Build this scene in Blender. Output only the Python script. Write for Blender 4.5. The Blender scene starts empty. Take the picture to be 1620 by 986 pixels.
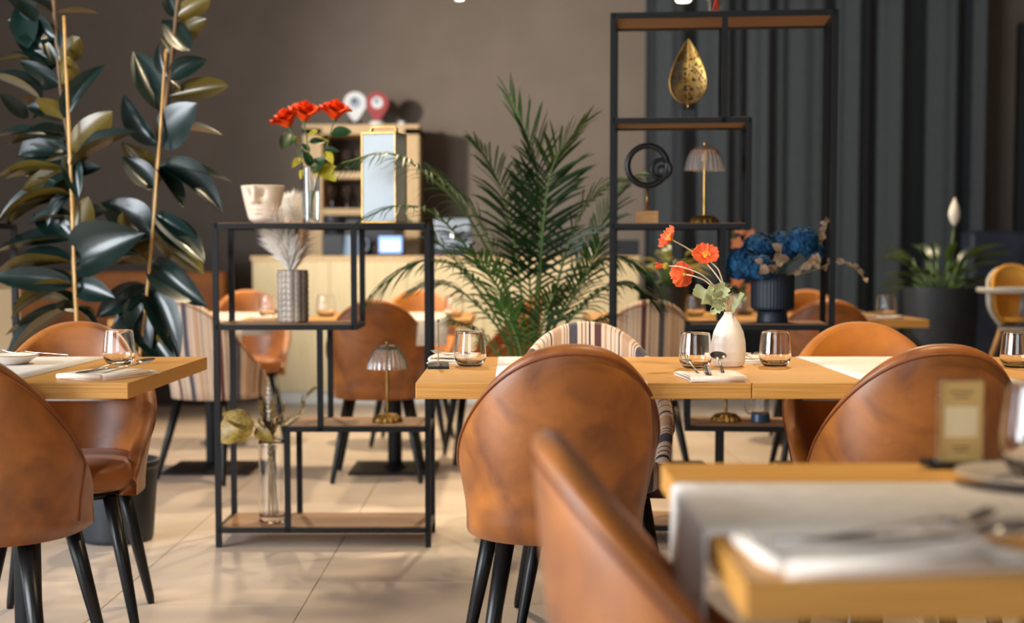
import bpy, math, random
from mathutils import Vector, Matrix
random.seed(7)
R = math.radians
S = bpy.context.scene
C = S.collection

# ---------------------------------------------------------------- camera, light, exposure
FPX, CX, PY0, TILT, CAMZ = 2250.0, 810.0, 545.6, math.atan(0.0625), 1.055
cd = bpy.data.cameras.new('camera'); cam = bpy.data.objects.new('camera', cd); C.objects.link(cam)
cam.location = (0, 0, CAMZ); cam.rotation_euler = (R(90) - TILT, 0, 0)
cd.sensor_width = 36; cd.lens = 50; cd.shift_y = (PY0 - 493) / 1620.0
cd.clip_start = 0.05; cd.clip_end = 60
cd.dof.use_dof = True; cd.dof.focus_distance = 3.65; cd.dof.aperture_fstop = 2.3
S.camera = cam
S.view_settings.view_transform = 'Standard'
S.view_settings.look = 'None'
S.view_settings.gamma = 1
S.view_settings.exposure = 0.38
try: S.view_settings.use_curve_mapping = False
except Exception: pass
W = bpy.data.worlds.new('world'); S.world = W; W.use_nodes = True
W.node_tree.nodes['Background'].inputs[0].default_value = (0.55, 0.72, 1.0, 1)
W.node_tree.nodes['Background'].inputs[1].default_value = 0.4

def area(name, loc, target, sx, sy, energy, col):
    l = bpy.data.lights.new(name, 'AREA'); l.shape = 'RECTANGLE'; l.size = sx; l.size_y = sy
    l.energy = energy; l.color = col
    o = bpy.data.objects.new(name, l); C.objects.link(o); o.location = loc
    o.rotation_euler = (Vector(target) - Vector(loc)).to_track_quat('-Z', 'Y').to_euler()
    return o
def spot(name, loc, target, energy, col, ang=80, blend=0.6, rad=0.06):
    l = bpy.data.lights.new(name, 'SPOT'); l.energy = energy; l.color = col
    l.spot_size = R(ang); l.spot_blend = blend; l.shadow_soft_size = rad
    o = bpy.data.objects.new(name, l); C.objects.link(o); o.location = loc
    o.rotation_euler = (Vector(target) - Vector(loc)).to_track_quat('-Z', 'Y').to_euler()
    return o
COOL, WARM, NEUT = (0.90, 0.95, 1.0), (1.0, 0.78, 0.50), (1.0, 0.93, 0.84)
# daylight through the two windows of the left wall
area('window_daylight', (-4.8, 5.3, 1.7), (0.5, 6.0, 1.0), 2.0, 2.2, 40, COOL)
area('window_daylight', (-4.8, 1.0, 1.7), (0.5, 2.6, 0.9), 3.5, 2.2, 400, COOL)
area('window_daylight', (-0.6, -2.85, 1.9), (0.4, 2.0, 0.8), 2.6, 1.8, 55, COOL)  # fill light added behind the camera to brighten the white table linen
# a wall spotlight on the left, aimed across the room at the back wall and the curtain
spot('wall_spot', (-3.6, 6.6, 2.5), (2.3, 11.5, 1.7), 1250, NEUT, 68, 1.0, 0.16)
# warm ceiling spotlights
for loc, tgt, e in (((-0.5, 6.2, 3.15), (-0.6, 5.2, 0), 200), ((1.2, 6.0, 3.15), (1.1, 5.0, 0), 230),
                    ((0.2, 8.6, 3.15), (-0.4, 7.6, 0), 330), ((-1.7, 8.4, 3.15), (-1.7, 7.2, 0), 200),
                    ((2.0, 8.6, 3.15), (1.9, 7.8, 0), 220), ((1.3, 2.6, 3.15), (0.8, 3.2, 0), 150), ((-0.3, 4.5, 3.15), (-1.35, 5.2, 1.2), 70)):
    spot('ceiling_spot', loc, tgt, e, WARM)

# ---------------------------------------------------------------- projection helpers
def ray(px, py):
    u = (px - CX) / FPX; v = (PY0 - py) / FPX
    c, s = math.cos(TILT), math.sin(TILT)
    return Vector((u, c + v * s, -s + v * c))
def P(px, py, D):                       # point at depth y = D seen at a pixel
    d = ray(px, py); return Vector((0, 0, CAMZ)) + d * (D / d.y)
def PZ(px, py, z):                      # point at height z
    d = ray(px, py); return Vector((0, 0, CAMZ)) + d * ((z - CAMZ) / d.z)

# ---------------------------------------------------------------- mesh builder
class MB:
    def __init__(s): s.v = []; s.f = []; s.mi = []; s.a = {}
    def add(s, vs, fs, mi=0, su=None):
        o = len(s.v); s.v += [tuple(x) for x in vs]
        s.f += [tuple(i + o for i in f) for f in fs]; s.mi += [mi] * len(fs)
        if su is not None:
            for i, x in enumerate(su): s.a[o + i] = x
        return s
    def box(s, a, b, mi=0):
        x0, y0, z0 = a; x1, y1, z1 = b
        return s.add([(x0,y0,z0),(x1,y0,z0),(x1,y1,z0),(x0,y1,z0),(x0,y0,z1),(x1,y0,z1),(x1,y1,z1),(x0,y1,z1)],
            [(0,3,2,1),(4,5,6,7),(0,1,5,4),(1,2,6,5),(2,3,7,6),(3,0,4,7)], mi)
    def grid(s, rows, closed_u=False, closed_v=False, mi=0, su=None):
        n, m = len(rows), len(rows[0]); vs = [p for r in rows for p in r]; fs = []
        for i in range(n if closed_v else n - 1):
            for j in range(m if closed_u else m - 1):
                i2, j2 = (i + 1) % n, (j + 1) % m
                fs.append((i*m+j, i*m+j2, i2*m+j2, i2*m+j))
        return s.add(vs, fs, mi, su)
    def lathe(s, prof, seg=32, mi=0, cap0=False, cap1=False, rf=None, c=(0,0,0)):
        q = [prof[0]]
        for (ra, za), (rb, zb) in zip(prof, prof[1:]):
            if math.hypot(rb-ra, zb-za) > .004:
                q += [(ra+(rb-ra)*.04, za+(zb-za)*.04), (ra+(rb-ra)*.96, za+(zb-za)*.96)]
            q.append((rb, zb))
        if len(prof) < 40: prof = q
        rows = []
        for k, (r, z) in enumerate(prof):
            rows.append([(c[0] + r*(rf(t, z) if rf else 1)*math.cos(t), c[1] + r*(rf(t, z) if rf else 1)*math.sin(t), c[2]+z)
                         for t in [2*math.pi*i/seg for i in range(seg)]])
        o = len(s.v); s.grid(rows, closed_u=True, mi=mi)
        if cap0: s.f.append(tuple(o + i for i in reversed(range(seg)))); s.mi.append(mi)
        if cap1: s.f.append(tuple(o + (len(prof)-1)*seg + i for i in range(seg))); s.mi.append(mi)
        return s
    def tube(s, pts, r, seg=8, mi=0, closed=False):
        pts = [Vector(p) for p in pts]; n = len(pts)
        rr = r if isinstance(r, (list, tuple)) else [r] * n
        rows = []; up = None
        for i, p in enumerate(pts):
            if closed: t = pts[(i+1) % n] - pts[i-1]
            else: t = pts[min(i+1, n-1)] - pts[max(i-1, 0)]
            t.normalize()
            if up is None: up = t.orthogonal().normalized()
            up = (up - t * up.dot(t)).normalized(); b = t.cross(up)
            rows.append([p + (up*math.cos(a) + b*math.sin(a)) * rr[i] for a in [2*math.pi*k/seg for k in range(seg)]])
        o = len(s.v); s.grid(rows, closed_u=True, closed_v=closed, mi=mi)
        if not closed:
            s.f.append(tuple(o + i for i in reversed(range(seg)))); s.mi.append(mi)
            s.f.append(tuple(o + (n-1)*seg + i for i in range(seg))); s.mi.append(mi)
        return s
    def bar(s, a, b, w, mi=0):
        a, b = Vector(a), Vector(b)
        lo = Vector([min(a[i], b[i]) - w/2 for i in range(3)]); hi = Vector([max(a[i], b[i]) + w/2 for i in range(3)])
        return s.box(lo, hi, mi)
    def sphere(s, c, r, seg=12, rings=8, sc=(1,1,1), mi=0):
        prof = [(max(1e-4, math.sin(math.pi*i/rings)), -math.cos(math.pi*i/rings)) for i in range(rings+1)]
        rows = [[(c[0]+r*sc[0]*p*math.cos(2*math.pi*k/seg), c[1]+r*sc[1]*p*math.sin(2*math.pi*k/seg), c[2]+r*sc[2]*z) for k in range(seg)] for p, z in prof]
        return s.grid(rows, closed_u=True, mi=mi)
    def xf(s, M):
        s.v = [tuple(M @ Vector(p)) for p in s.v]; return s
    def mesh(s, name, mats, smooth=True):
        me = bpy.data.meshes.new(name); me.from_pydata(s.v, [], s.f)
        for m in (mats if isinstance(mats, (list, tuple)) else [mats]): me.materials.append(m)
        me.polygons.foreach_set('material_index', s.mi)
        if s.a:
            at = me.attributes.new('su', 'FLOAT', 'POINT')
            at.data.foreach_set('value', [s.a.get(i, 0.0) for i in range(len(s.v))])
        me.polygons.foreach_set('use_smooth', [smooth] * len(me.polygons))
        me.update(); return me
    def build(s, name, mats, parent=None, smooth=True, bevel=0, auto=None):
        o = bpy.data.objects.new(name, s.mesh(name, mats, smooth)); C.objects.link(o)
        if parent: o.parent = parent
        if bevel:
            b = o.modifiers.new('bevel', 'BEVEL'); b.width = bevel; b.segments = 2; b.limit_method = 'ANGLE'
        return o
def thing(name, label, cat, loc=(0,0,0), rz=0, group=None):
    o = bpy.data.objects.new(name, None); C.objects.link(o); o.empty_display_size = 0.05
    o.location = loc; o.rotation_euler = (0, 0, rz); tag(o, label, cat, group); return o
def tag(o, label=None, cat=None, group=None, kind=None):
    if label: o['label'] = label
    if cat: o['category'] = cat
    if group: o['group'] = group
    if kind: o['kind'] = kind
    return o
def copy_tree(o, parent=None):
    c = o.copy(); C.objects.link(c)
    if parent: c.parent = parent
    for ch in list(o.children): copy_tree(ch, c)
    return c
def place(me, name, parent, M):
    o = bpy.data.objects.new(name, me); C.objects.link(o); o.parent = parent; o.matrix_basis = M; return o
def interp(pts, n):                     # Catmull-Rom through points
    pts = [Vector(p) for p in pts]; q = [2*pts[0]-pts[1]] + pts + [2*pts[-1]-pts[-2]]; out = []
    m = len(pts) - 1
    for i in range(n + 1):
        t = i / n * m; k = min(int(t), m - 1); f = t - k
        a, b, c, d = q[k], q[k+1], q[k+2], q[k+3]
        out.append(0.5 * (2*b + (c-a)*f + (2*a-5*b+4*c-d)*f*f + (3*b-a-3*c+d)*f**3))
    return out
def frame(B, T, N, wid, thick=1.0):     # matrix taking a unit leaf (x: base to tip, z: face) to B..T
    X = T - B; L = X.length; X.normalize()
    N = Vector(N); Z = N - X * N.dot(X)
    if Z.length < 1e-4: Z = X.orthogonal()
    Z.normalize(); Y = Z.cross(X)
    M = Matrix((X*L, Y*L*wid, Z*L*thick)).transposed().to_4x4(); M.translation = B; return M

# ---------------------------------------------------------------- materials
def lin(c): return c/12.92 if c <= 0.04045 else ((c+0.055)/1.055)**2.4
def rgb(r, g, b): return (lin(r/255), lin(g/255), lin(b/255), 1)
def base(name):
    m = bpy.data.materials.new(name); m.use_nodes = True
    return m, m.node_tree.nodes, m.node_tree.links, m.node_tree.nodes['Principled BSDF']
def pbr(name, c, rough=0.5, metal=0, trans=0, ior=1.45, emit=None, es=0, coat=0, sheen=0, alpha=1, spec=None, sss=0):
    m, N, L, b = base(name)
    b.inputs['Base Color'].default_value = c; b.inputs['Roughness'].default_value = rough
    b.inputs['Metallic'].default_value = metal; b.inputs['Transmission Weight'].default_value = trans
    b.inputs['IOR'].default_value = ior; b.inputs['Coat Weight'].default_value = coat
    b.inputs['Sheen Weight'].default_value = sheen; b.inputs['Alpha'].default_value = alpha
    if spec is not None: b.inputs['Specular IOR Level'].default_value = spec
    if emit: b.inputs['Emission Color'].default_value = emit; b.inputs['Emission Strength'].default_value = es
    return m
def noisy(name, c1, c2, scale=6, rough=(0.4, 0.6), stretch=(1,1,1), detail=5, bump=0.0, bscale=None, metal=0, sheen=0, lo=0.35, hi=0.65, coat=0, dist=0.0, spec=None):
    m, N, L, b = base(name)
    tc = N.new('ShaderNodeTexCoord'); mp = N.new('ShaderNodeMapping'); mp.inputs['Scale'].default_value = stretch
    nz = N.new('ShaderNodeTexNoise'); nz.inputs['Scale'].default_value = scale; nz.inputs['Detail'].default_value = detail
    nz.inputs['Distortion'].default_value = dist
    rp = N.new('ShaderNodeValToRGB'); rp.color_ramp.elements[0].color = c1; rp.color_ramp.elements[1].color = c2
    rp.color_ramp.elements[0].position = lo; rp.color_ramp.elements[1].position = hi
    L.new(tc.outputs['Object'], mp.inputs[0]); L.new(mp.outputs[0], nz.inputs['Vector'])
    L.new(nz.outputs['Fac'], rp.inputs[0]); L.new(rp.outputs[0], b.inputs['Base Color'])
    mr = N.new('ShaderNodeMapRange'); mr.inputs[3].default_value = rough[0]; mr.inputs[4].default_value = rough[1]
    L.new(nz.outputs['Fac'], mr.inputs[0]); L.new(mr.outputs[0], b.inputs['Roughness'])
    b.inputs['Metallic'].default_value = metal; b.inputs['Sheen Weight'].default_value = sheen; b.inputs['Coat Weight'].default_value = coat
    if spec is not None: b.inputs['Specular IOR Level'].default_value = spec
    if bump:
        n2 = N.new('ShaderNodeTexNoise'); n2.inputs['Scale'].default_value = bscale or scale*8; n2.inputs['Detail'].default_value = 3
        bp = N.new('ShaderNodeBump'); bp.inputs['Strength'].default_value = bump; bp.inputs['Distance'].default_value = 0.004
        L.new(mp.outputs[0], n2.inputs['Vector']); L.new(n2.outputs['Fac'], bp.inputs['Height']); L.new(bp.outputs[0], b.inputs['Normal'])
    return m
def leafmat(name, top, under, rough=0.3, coat=0.0, trans=0.0, vein=None):
    m, N, L, b = base(name)
    g = N.new('ShaderNodeNewGeometry'); mx = N.new('ShaderNodeMix'); mx.data_type = 'RGBA'
    tc = N.new('ShaderNodeTexCoord'); nz = N.new('ShaderNodeTexNoise'); nz.inputs['Scale'].default_value = 3
    oi = N.new('ShaderNodeObjectInfo')
    hs = N.new('ShaderNodeHueSaturation'); mr = N.new('ShaderNodeMapRange'); mr.inputs[3].default_value = 0.7; mr.inputs[4].default_value = 1.35
    L.new(oi.outputs['Random'], mr.inputs[0]); L.new(mr.outputs[0], hs.inputs['Value'])
    mx.inputs[6].default_value = top; mx.inputs[7].default_value = under
    L.new(g.outputs['Backfacing'], mx.inputs[0]); L.new(mx.outputs[2], hs.inputs['Color'])
    L.new(hs.outputs[0], b.inputs['Base Color'])
    b.inputs['Roughness'].default_value = rough; b.inputs['Coat Weight'].default_value = coat; b.inputs['Coat Roughness'].default_value = 0.2
    if trans:
        t = N.new('ShaderNodeBsdfTranslucent'); ms = N.new('ShaderNodeMixShader'); ms.inputs[0].default_value = trans
        L.new(hs.outputs[0], t.inputs[0]); L.new(b.outputs[0], ms.inputs[1]); L.new(t.outputs[0], ms.inputs[2])
        L.new(ms.outputs[0], N['Material Output'].inputs[0])
    return m
def stripes(name):
    m, N, L, b = base(name)
    at = N.new('ShaderNodeAttribute'); at.attribute_name = 'su'
    mu = N.new('ShaderNodeMath'); mu.operation = 'DIVIDE'; mu.inputs[1].default_value = 0.245
    fr = N.new('ShaderNodeMath'); fr.operation = 'FRACT'
    rp = N.new('ShaderNodeValToRGB'); rp.color_ramp.interpolation = 'CONSTANT'
    cr, mar, bk, sl, tp, br = rgb(214,190,165), rgb(84,44,42), rgb(40,34,36), rgb(72,68,78), rgb(186,150,120), rgb(120,84,66)
    st = [(0,mar),(.095,cr),(.15,bk),(.175,cr),(.21,br),(.225,cr),(.26,br),(.275,cr),(.33,sl),(.45,cr),(.475,br),(.487,cr),
          (.515,br),(.527,cr),(.57,tp),(.69,cr),(.72,bk),(.742,cr),(.79,br),(.80,cr),(.85,br),(.862,cr),(.92,tp),(.95,cr)]
    el = rp.color_ramp.elements
    el[0].position = 0; el[0].color = mar; el[1].position = st[1][0]; el[1].color = st[1][1]
    for p, c in st[2:]:
        e = el.new(p); e.color = c
    L.new(at.outputs['Fac'], mu.inputs[0]); L.new(mu.outputs[0], fr.inputs[0]); L.new(fr.outputs[0], rp.inputs[0]); L.new(rp.outputs[0], b.inputs['Base Color'])
    b.inputs['Roughness'].default_value = 0.8; b.inputs['Sheen Weight'].default_value = 0.2
    return m
M = dict(
    wall=noisy('wall_paint', rgb(111,99,88), rgb(117,105,94), 3, (0.85,0.9), bump=0.05, bscale=120),
    ceiling=pbr('ceiling_paint', rgb(112,104,96), 0.9),
    tile=noisy('floor_tile', rgb(182,166,152), rgb(198,183,169), 2.2, (0.38,0.5), (1,1,1), 6, bump=0.03, bscale=60),
    grout=pbr('grout', rgb(128,110,94), 0.9),
    leather=noisy('tan_leather', rgb(106,54,9), rgb(172,100,26), 8, (0.38,0.5), (1,1,1), 8, bump=0.06, bscale=260, sheen=0.1, spec=.62, lo=0.3, hi=0.72, dist=0.6),
    cognac=noisy('cognac_velvet', rgb(156,84,6), rgb(192,114,18), 7, (0.5,0.66), (1,1,1), 6, bump=0.06, bscale=300, sheen=0.12, lo=0.3, hi=0.7, dist=0.3),
    piping=pbr('piping_leather', rgb(120,62,24), 0.5),
    black=pbr('black_lacquer', rgb(13,14,16), 0.36, spec=.4),
    iron=noisy('black_powder_coat', rgb(9,10,12), rgb(13,14,17), 60, (0.5,0.65), spec=.3),
    oak=noisy('oak_veneer', rgb(198,138,58), rgb(220,164,84), 5, (0.34,0.46), (1.2,26,26), 6, bump=0.03, bscale=14, lo=0.3, hi=0.7),
    oakedge=noisy('oak_edge', rgb(172,116,46), rgb(210,154,74), 6, (0.45,0.55), (0.8,40,60), 6, bump=0.05, bscale=14, lo=0.3, hi=0.7),
    walnut=noisy('brown_board', rgb(116,80,52), rgb(142,102,70), 5, (0.5,0.6), (1.5,22,22), 5, lo=0.3, hi=0.7),
    pine=noisy('pale_laminate', rgb(196,176,132), rgb(210,192,150), 4, (0.5,0.6), (14,14,1), 5, lo=0.3, hi=0.7),
    cabwood=noisy('cabinet_laminate', rgb(186,154,110), rgb(200,170,126), 4, (0.5,0.6), (14,14,1), 5, lo=0.3, hi=0.7),
    darkwood=pbr('dark_brown_panel', rgb(62,44,32), 0.6),
    linen=noisy('white_linen', rgb(226,220,214), rgb(238,232,226), 40, (0.8,0.9), bump=0.12, bscale=700),
    napkin=noisy('cream_napkin', rgb(232,216,200), rgb(240,228,214), 30, (0.85,0.95), bump=0.12, bscale=700),
    steel=pbr('polished_steel', rgb(190,188,186), 0.14, 1),
    glass=pbr('clear_glass', (1,1,1,1), 0.0, 0, 1, 1.45),
    lampglass=pbr('fluted_glass', (1,0.96,0.94,1), 0.06, 0, 0.95, 1.38),
    water=pbr('water', (0.95,1,0.97,1), 0.0, 0, 1, 1.33),
    frost=pbr('frosted_glass', rgb(206,218,226), 0.5, 0, 0.25, 1.3),
    gold=noisy('aged_brass', rgb(140,104,50), rgb(178,142,82), 18, (0.26,0.42), metal=1),
    ceramic=noisy('white_ceramic', rgb(232,222,210), rgb(240,232,222), 8, (0.3,0.4), coat=0.2),
    planter=noisy('glazed_planter', rgb(226,204,178), rgb(236,218,196), 8, (0.35,0.45)),
    taupe=noisy('taupe_stoneware', rgb(140,126,112), rgb(164,150,134), 14, (0.35,0.5), coat=0.15),
    curtain=noisy('slate_curtain', rgb(44,49,52), rgb(50,55,58), 30, (0.85,0.95), sheen=0.15),
    rubber=leafmat('rubber_leaf', rgb(12,34,31), rgb(92,78,30), 0.3, 0.2),
    palm=leafmat('palm_leaf', rgb(24,56,24), rgb(48,78,28), 0.42, 0.0, 0.15),
    stalk=pbr('palm_stalk', rgb(96,124,62), 0.5),
    rosegreen=leafmat('rose_leaf', rgb(34,72,38), rgb(126,140,50), 0.4, 0.0, 0.15),
    yellowleaf=leafmat('yellow_leaf', rgb(172,160,40), rgb(180,170,60), 0.5, 0, 0.2),
    bamboo=noisy('bamboo_cane', rgb(190,140,72), rgb(220,178,110), 12, (0.4,0.5), (4,4,1)),
    bark=noisy('young_bark', rgb(96,74,52), rgb(140,112,78), 20, (0.6,0.8), (1,1,0.3)),
    pot=noisy('dark_pot', rgb(28,34,40), rgb(38,45,52), 10, (0.45,0.6)),
    soil=pbr('soil', rgb(44,34,26), 0.95),
    rose=noisy('rose_petal', rgb(206,50,2), rgb(228,76,8), 20, (0.6,0.7), spec=.2),
    poppy=noisy('poppy_petal', rgb(204,66,16), rgb(232,96,34), 30, (0.55,0.65), sheen=0.1),
    yellow=pbr('stamen_yellow', rgb(236,184,70), 0.6),
    fuzzstem=pbr('fuzzy_stem', rgb(206,190,160), 0.8),
    greenstem=pbr('green_stem', rgb(84,104,52), 0.5),
    sage=leafmat('sage_leaf', rgb(176,186,140), rgb(190,198,168), 0.7, 0, 0.2),
    hydr=noisy('blue_petal', rgb(10,42,72), rgb(36,88,124), 25, (0.75,0.85), spec=.2),
    dryleaf=leafmat('dried_leaf', rgb(146,122,98), rgb(164,144,120), 0.7, 0, 0.15),
    goldleaf=noisy('dried_gold_leaf', rgb(110,86,26), rgb(168,138,58), 12, (0.35,0.55)),
    straw=pbr('dried_straw', rgb(176,152,98), 0.8),
    darkstraw=pbr('dark_dried_stems', rgb(70,44,34), 0.8),
    pampaw=pbr('pampas_white', rgb(250,244,234), 0.9),
    pampap=pbr('pampas_peach', rgb(236,196,146), 0.9),
    woodblock=noisy('block_wood', rgb(176,124,66), rgb(196,144,84), 6, (0.5,0.6), (2,20,20)),
    redpin=pbr('red_plastic', rgb(150,34,34), 0.4), whitepin=pbr('white_plastic', rgb(214,216,216), 0.45),
    darkgrey=pbr('dark_grey_plastic', rgb(38,40,46), 0.45), bluegrey=pbr('blue_grey_plastic', rgb(112,130,148), 0.45),
    greymetal=pbr('brushed_grey', rgb(140,148,158), 0.4, 0.3),
    screen=pbr('lit_screen', (0.2,0.3,0.6,1), 0.3, emit=rgb(120,160,236), es=1.3),
    screenw=pbr('lit_screen_text', (1,1,1,1), 0.3, emit=rgb(226,236,250), es=1.3),
    booth=noisy('dark_blue_leather', rgb(30,36,48), rgb(42,50,64), 8, (0.4,0.6)),
    hiwhite=pbr('white_shell', rgb(206,202,192), 0.5), hiyellow=noisy('yellow_cushion', rgb(214,150,50), rgb(226,166,66), 8, (0.7,0.8)),
    beech=noisy('beech_leg', rgb(190,142,84), rgb(208,162,104), 8, (0.5,0.6)),
    card=noisy('tan_card', rgb(176,142,80), rgb(190,156,94), 10, (0.6,0.7)), cardink=pbr('card_ink', rgb(92,70,40), 0.7),
    cardpale=pbr('card_pale', rgb(206,188,146), 0.6),
    acryl=pbr('acrylic', (1,1,1,1), 0.02, 0, 1, 1.49),
    plategrey=pbr('taupe_plate', rgb(178,162,142), 0.3), coffee=pbr('blue_smoked_plastic', rgb(30,58,84), 0.3),
    petalpink=pbr('coral_petal', rgb(238,160,116), 0.6), mug=pbr('dark_navy_pot', rgb(24,34,46), 0.5),
    lampglow=pbr('lamp_glow', (1,0.9,0.75,1), 0.5, emit=(1,0.86,0.66,1), es=5),
    stripe=stripes('striped_fabric'), baseb=pbr('plinth_white', rgb(206,206,198), 0.5), door=pbr('dark_door', rgb(26,30,34), 0.5),
    spathe=pbr('white_spathe', rgb(232,222,204), 0.5), lily=leafmat('lily_leaf', rgb(20,44,18), rgb(70,90,30), 0.35, 0.1, 0.1),
)

# ---------------------------------------------------------------- the room
XL, XR, YF, YB, ZC = -5.0, 5.5, -3.0, 11.5, 3.3
def struct(name, mb, mats, parent=None, smooth=False):
    o = mb.build(name, mats, parent, smooth)
    if not parent: o['kind'] = 'structure'
    return o
fl = struct('floor', MB().box((XL-.1, YF-.1, -0.12), (XR+.1, YB+.1, -0.0035)), M['grout'])
tm = MB()
a, b_ = 0.2985, 0.5985
tm.add([(-a,-b_,-.02),(a,-b_,-.02),(a,b_,-.02),(-a,b_,-.02),(-a,-b_,-.001),(a,-b_,-.001),(a,b_,-.001),(-a,b_,-.001),
        (-a+.002,-b_+.002,0),(a-.002,-b_+.002,0),(a-.002,b_-.002,0),(-a+.002,b_-.002,0)],
       [(0,1,5,4),(1,2,6,5),(2,3,7,6),(3,0,4,7),(4,5,9,8),(5,6,10,9),(6,7,11,10),(7,4,8,11),(8,9,10,11)])
tmesh = tm.mesh('tile', M['tile'], False)
k = 0
for i in range(-7, 10):
    xc = -0.63 + 0.3 + 0.6 * i
    off = 4.55 + (-0.31 if i % 2 else 0)
    for j in range(-4, 7):
        yc = off + 0.6 + 1.2 * j
        if -0.4 < yc < YB - 0.3 and XL + .3 < xc < XR - .3:
            place(tmesh, 'tile', fl, Matrix.Translation((xc, yc, random.uniform(-.0006, 0))))
struct('wall_back', MB().box((XL-.1, YB, 0), (XR+.1, YB+.12, ZC)), M['wall'])
struct('wall_right', MB().box((XR, YF, 0), (XR+.12, YB, ZC)), M['wall'])
wl = MB()        # left wall with two wide window openings
z0, z1 = 0.55, 2.85; WN = [(-0.75, 2.75), (4.3, 6.3)]
wl.box((XL-.12, YF, 0), (XL, YB, z0)).box((XL-.12, YF, z1), (XL, YB, ZC))
for ya, yb in ((YF, WN[0][0]), (WN[0][1], WN[1][0]), (WN[1][1], YB)): wl.box((XL-.12, ya, z0), (XL, yb, z1))
struct('wall_left', wl, M['wall'])
for k, (y0, y1) in enumerate(WN):
    wf = MB()
    for yy in (y0, (y0+y1)/2, y1): wf.box((XL-.08, yy-.03, z0), (XL-.03, yy+.03, z1))
    for zz in (z0, z1): wf.box((XL-.08, y0, zz-.03), (XL-.03, y1, zz+.03))
    struct('window_%d' % (k+1), wf, M['iron'])
wq = MB(); xa, xb = -1.9, 0.7      # wall behind the camera with one window opening added for the fill light
wq.box((XL-.1, YF-.12, 0), (xa, YF, ZC)).box((xb, YF-.12, 0), (XR+.1, YF, ZC)).box((xa, YF-.12, 0), (xb, YF, 1.0)).box((xa, YF-.12, 2.8), (xb, YF, ZC))
struct('wall_front', wq, M['wall'])
wf = MB()
for xx in (xa, (xa+xb)/2, xb): wf.box((xx-.03, YF-.08, 1.0), (xx+.03, YF-.03, 2.8))
for zz in (1.0, 2.8): wf.box((xa, YF-.08, zz-.03), (xb, YF-.03, zz+.03))
struct('window_3', wf, M['iron'])
struct('ceiling', MB().box((XL-.1, YF-.1, ZC), (XR+.1, YB+.1, ZC+.1)), M['ceiling'])
struct('baseboard_back', MB().box((XL, YB-.015, 0), (XR, YB, 0.08)), M['wall'])
d0 = P(1604, 400, 11.45).x
struct('door_1', MB().box((d0, 11.4, 0), (d0+1.0, 11.5, 2.9)), M['door'])

# curtain: one hanging cloth with deep folds
def curtain(x0, x1, y, label):
    rows = []; n = 260
    for z in [0.02, 0.6, 1.2, 1.8, 2.4, 3.0, 3.24]:
        r = []
        for i in range(n + 1):
            t = i / n; x = x0 + (x1 - x0) * t
            ph = 2*math.pi*(x - x0)/0.35 + 0.6*math.sin(3.1*t*6.28) + 0.05*z
            amp = 0.062 * (0.85 + 0.3*math.sin(9*t + 1))
            r.append((x + 0.006*math.sin(2*ph), y + amp*math.sin(ph) + 0.015*math.sin(2.7*ph+1), z))
        rows.append(r)
    o = MB().grid(rows).build('curtain', M['curtain'])
    so = o.modifiers.new('solid', 'SOLIDIFY'); so.thickness = 0.006
    return tag(o, label, 'curtain')
curtain(P(1022, 300, 11.2).x, P(1556, 300, 11.2).x, 11.25, 'dark slate floor-length curtain hanging in deep folds before the back wall')

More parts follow.
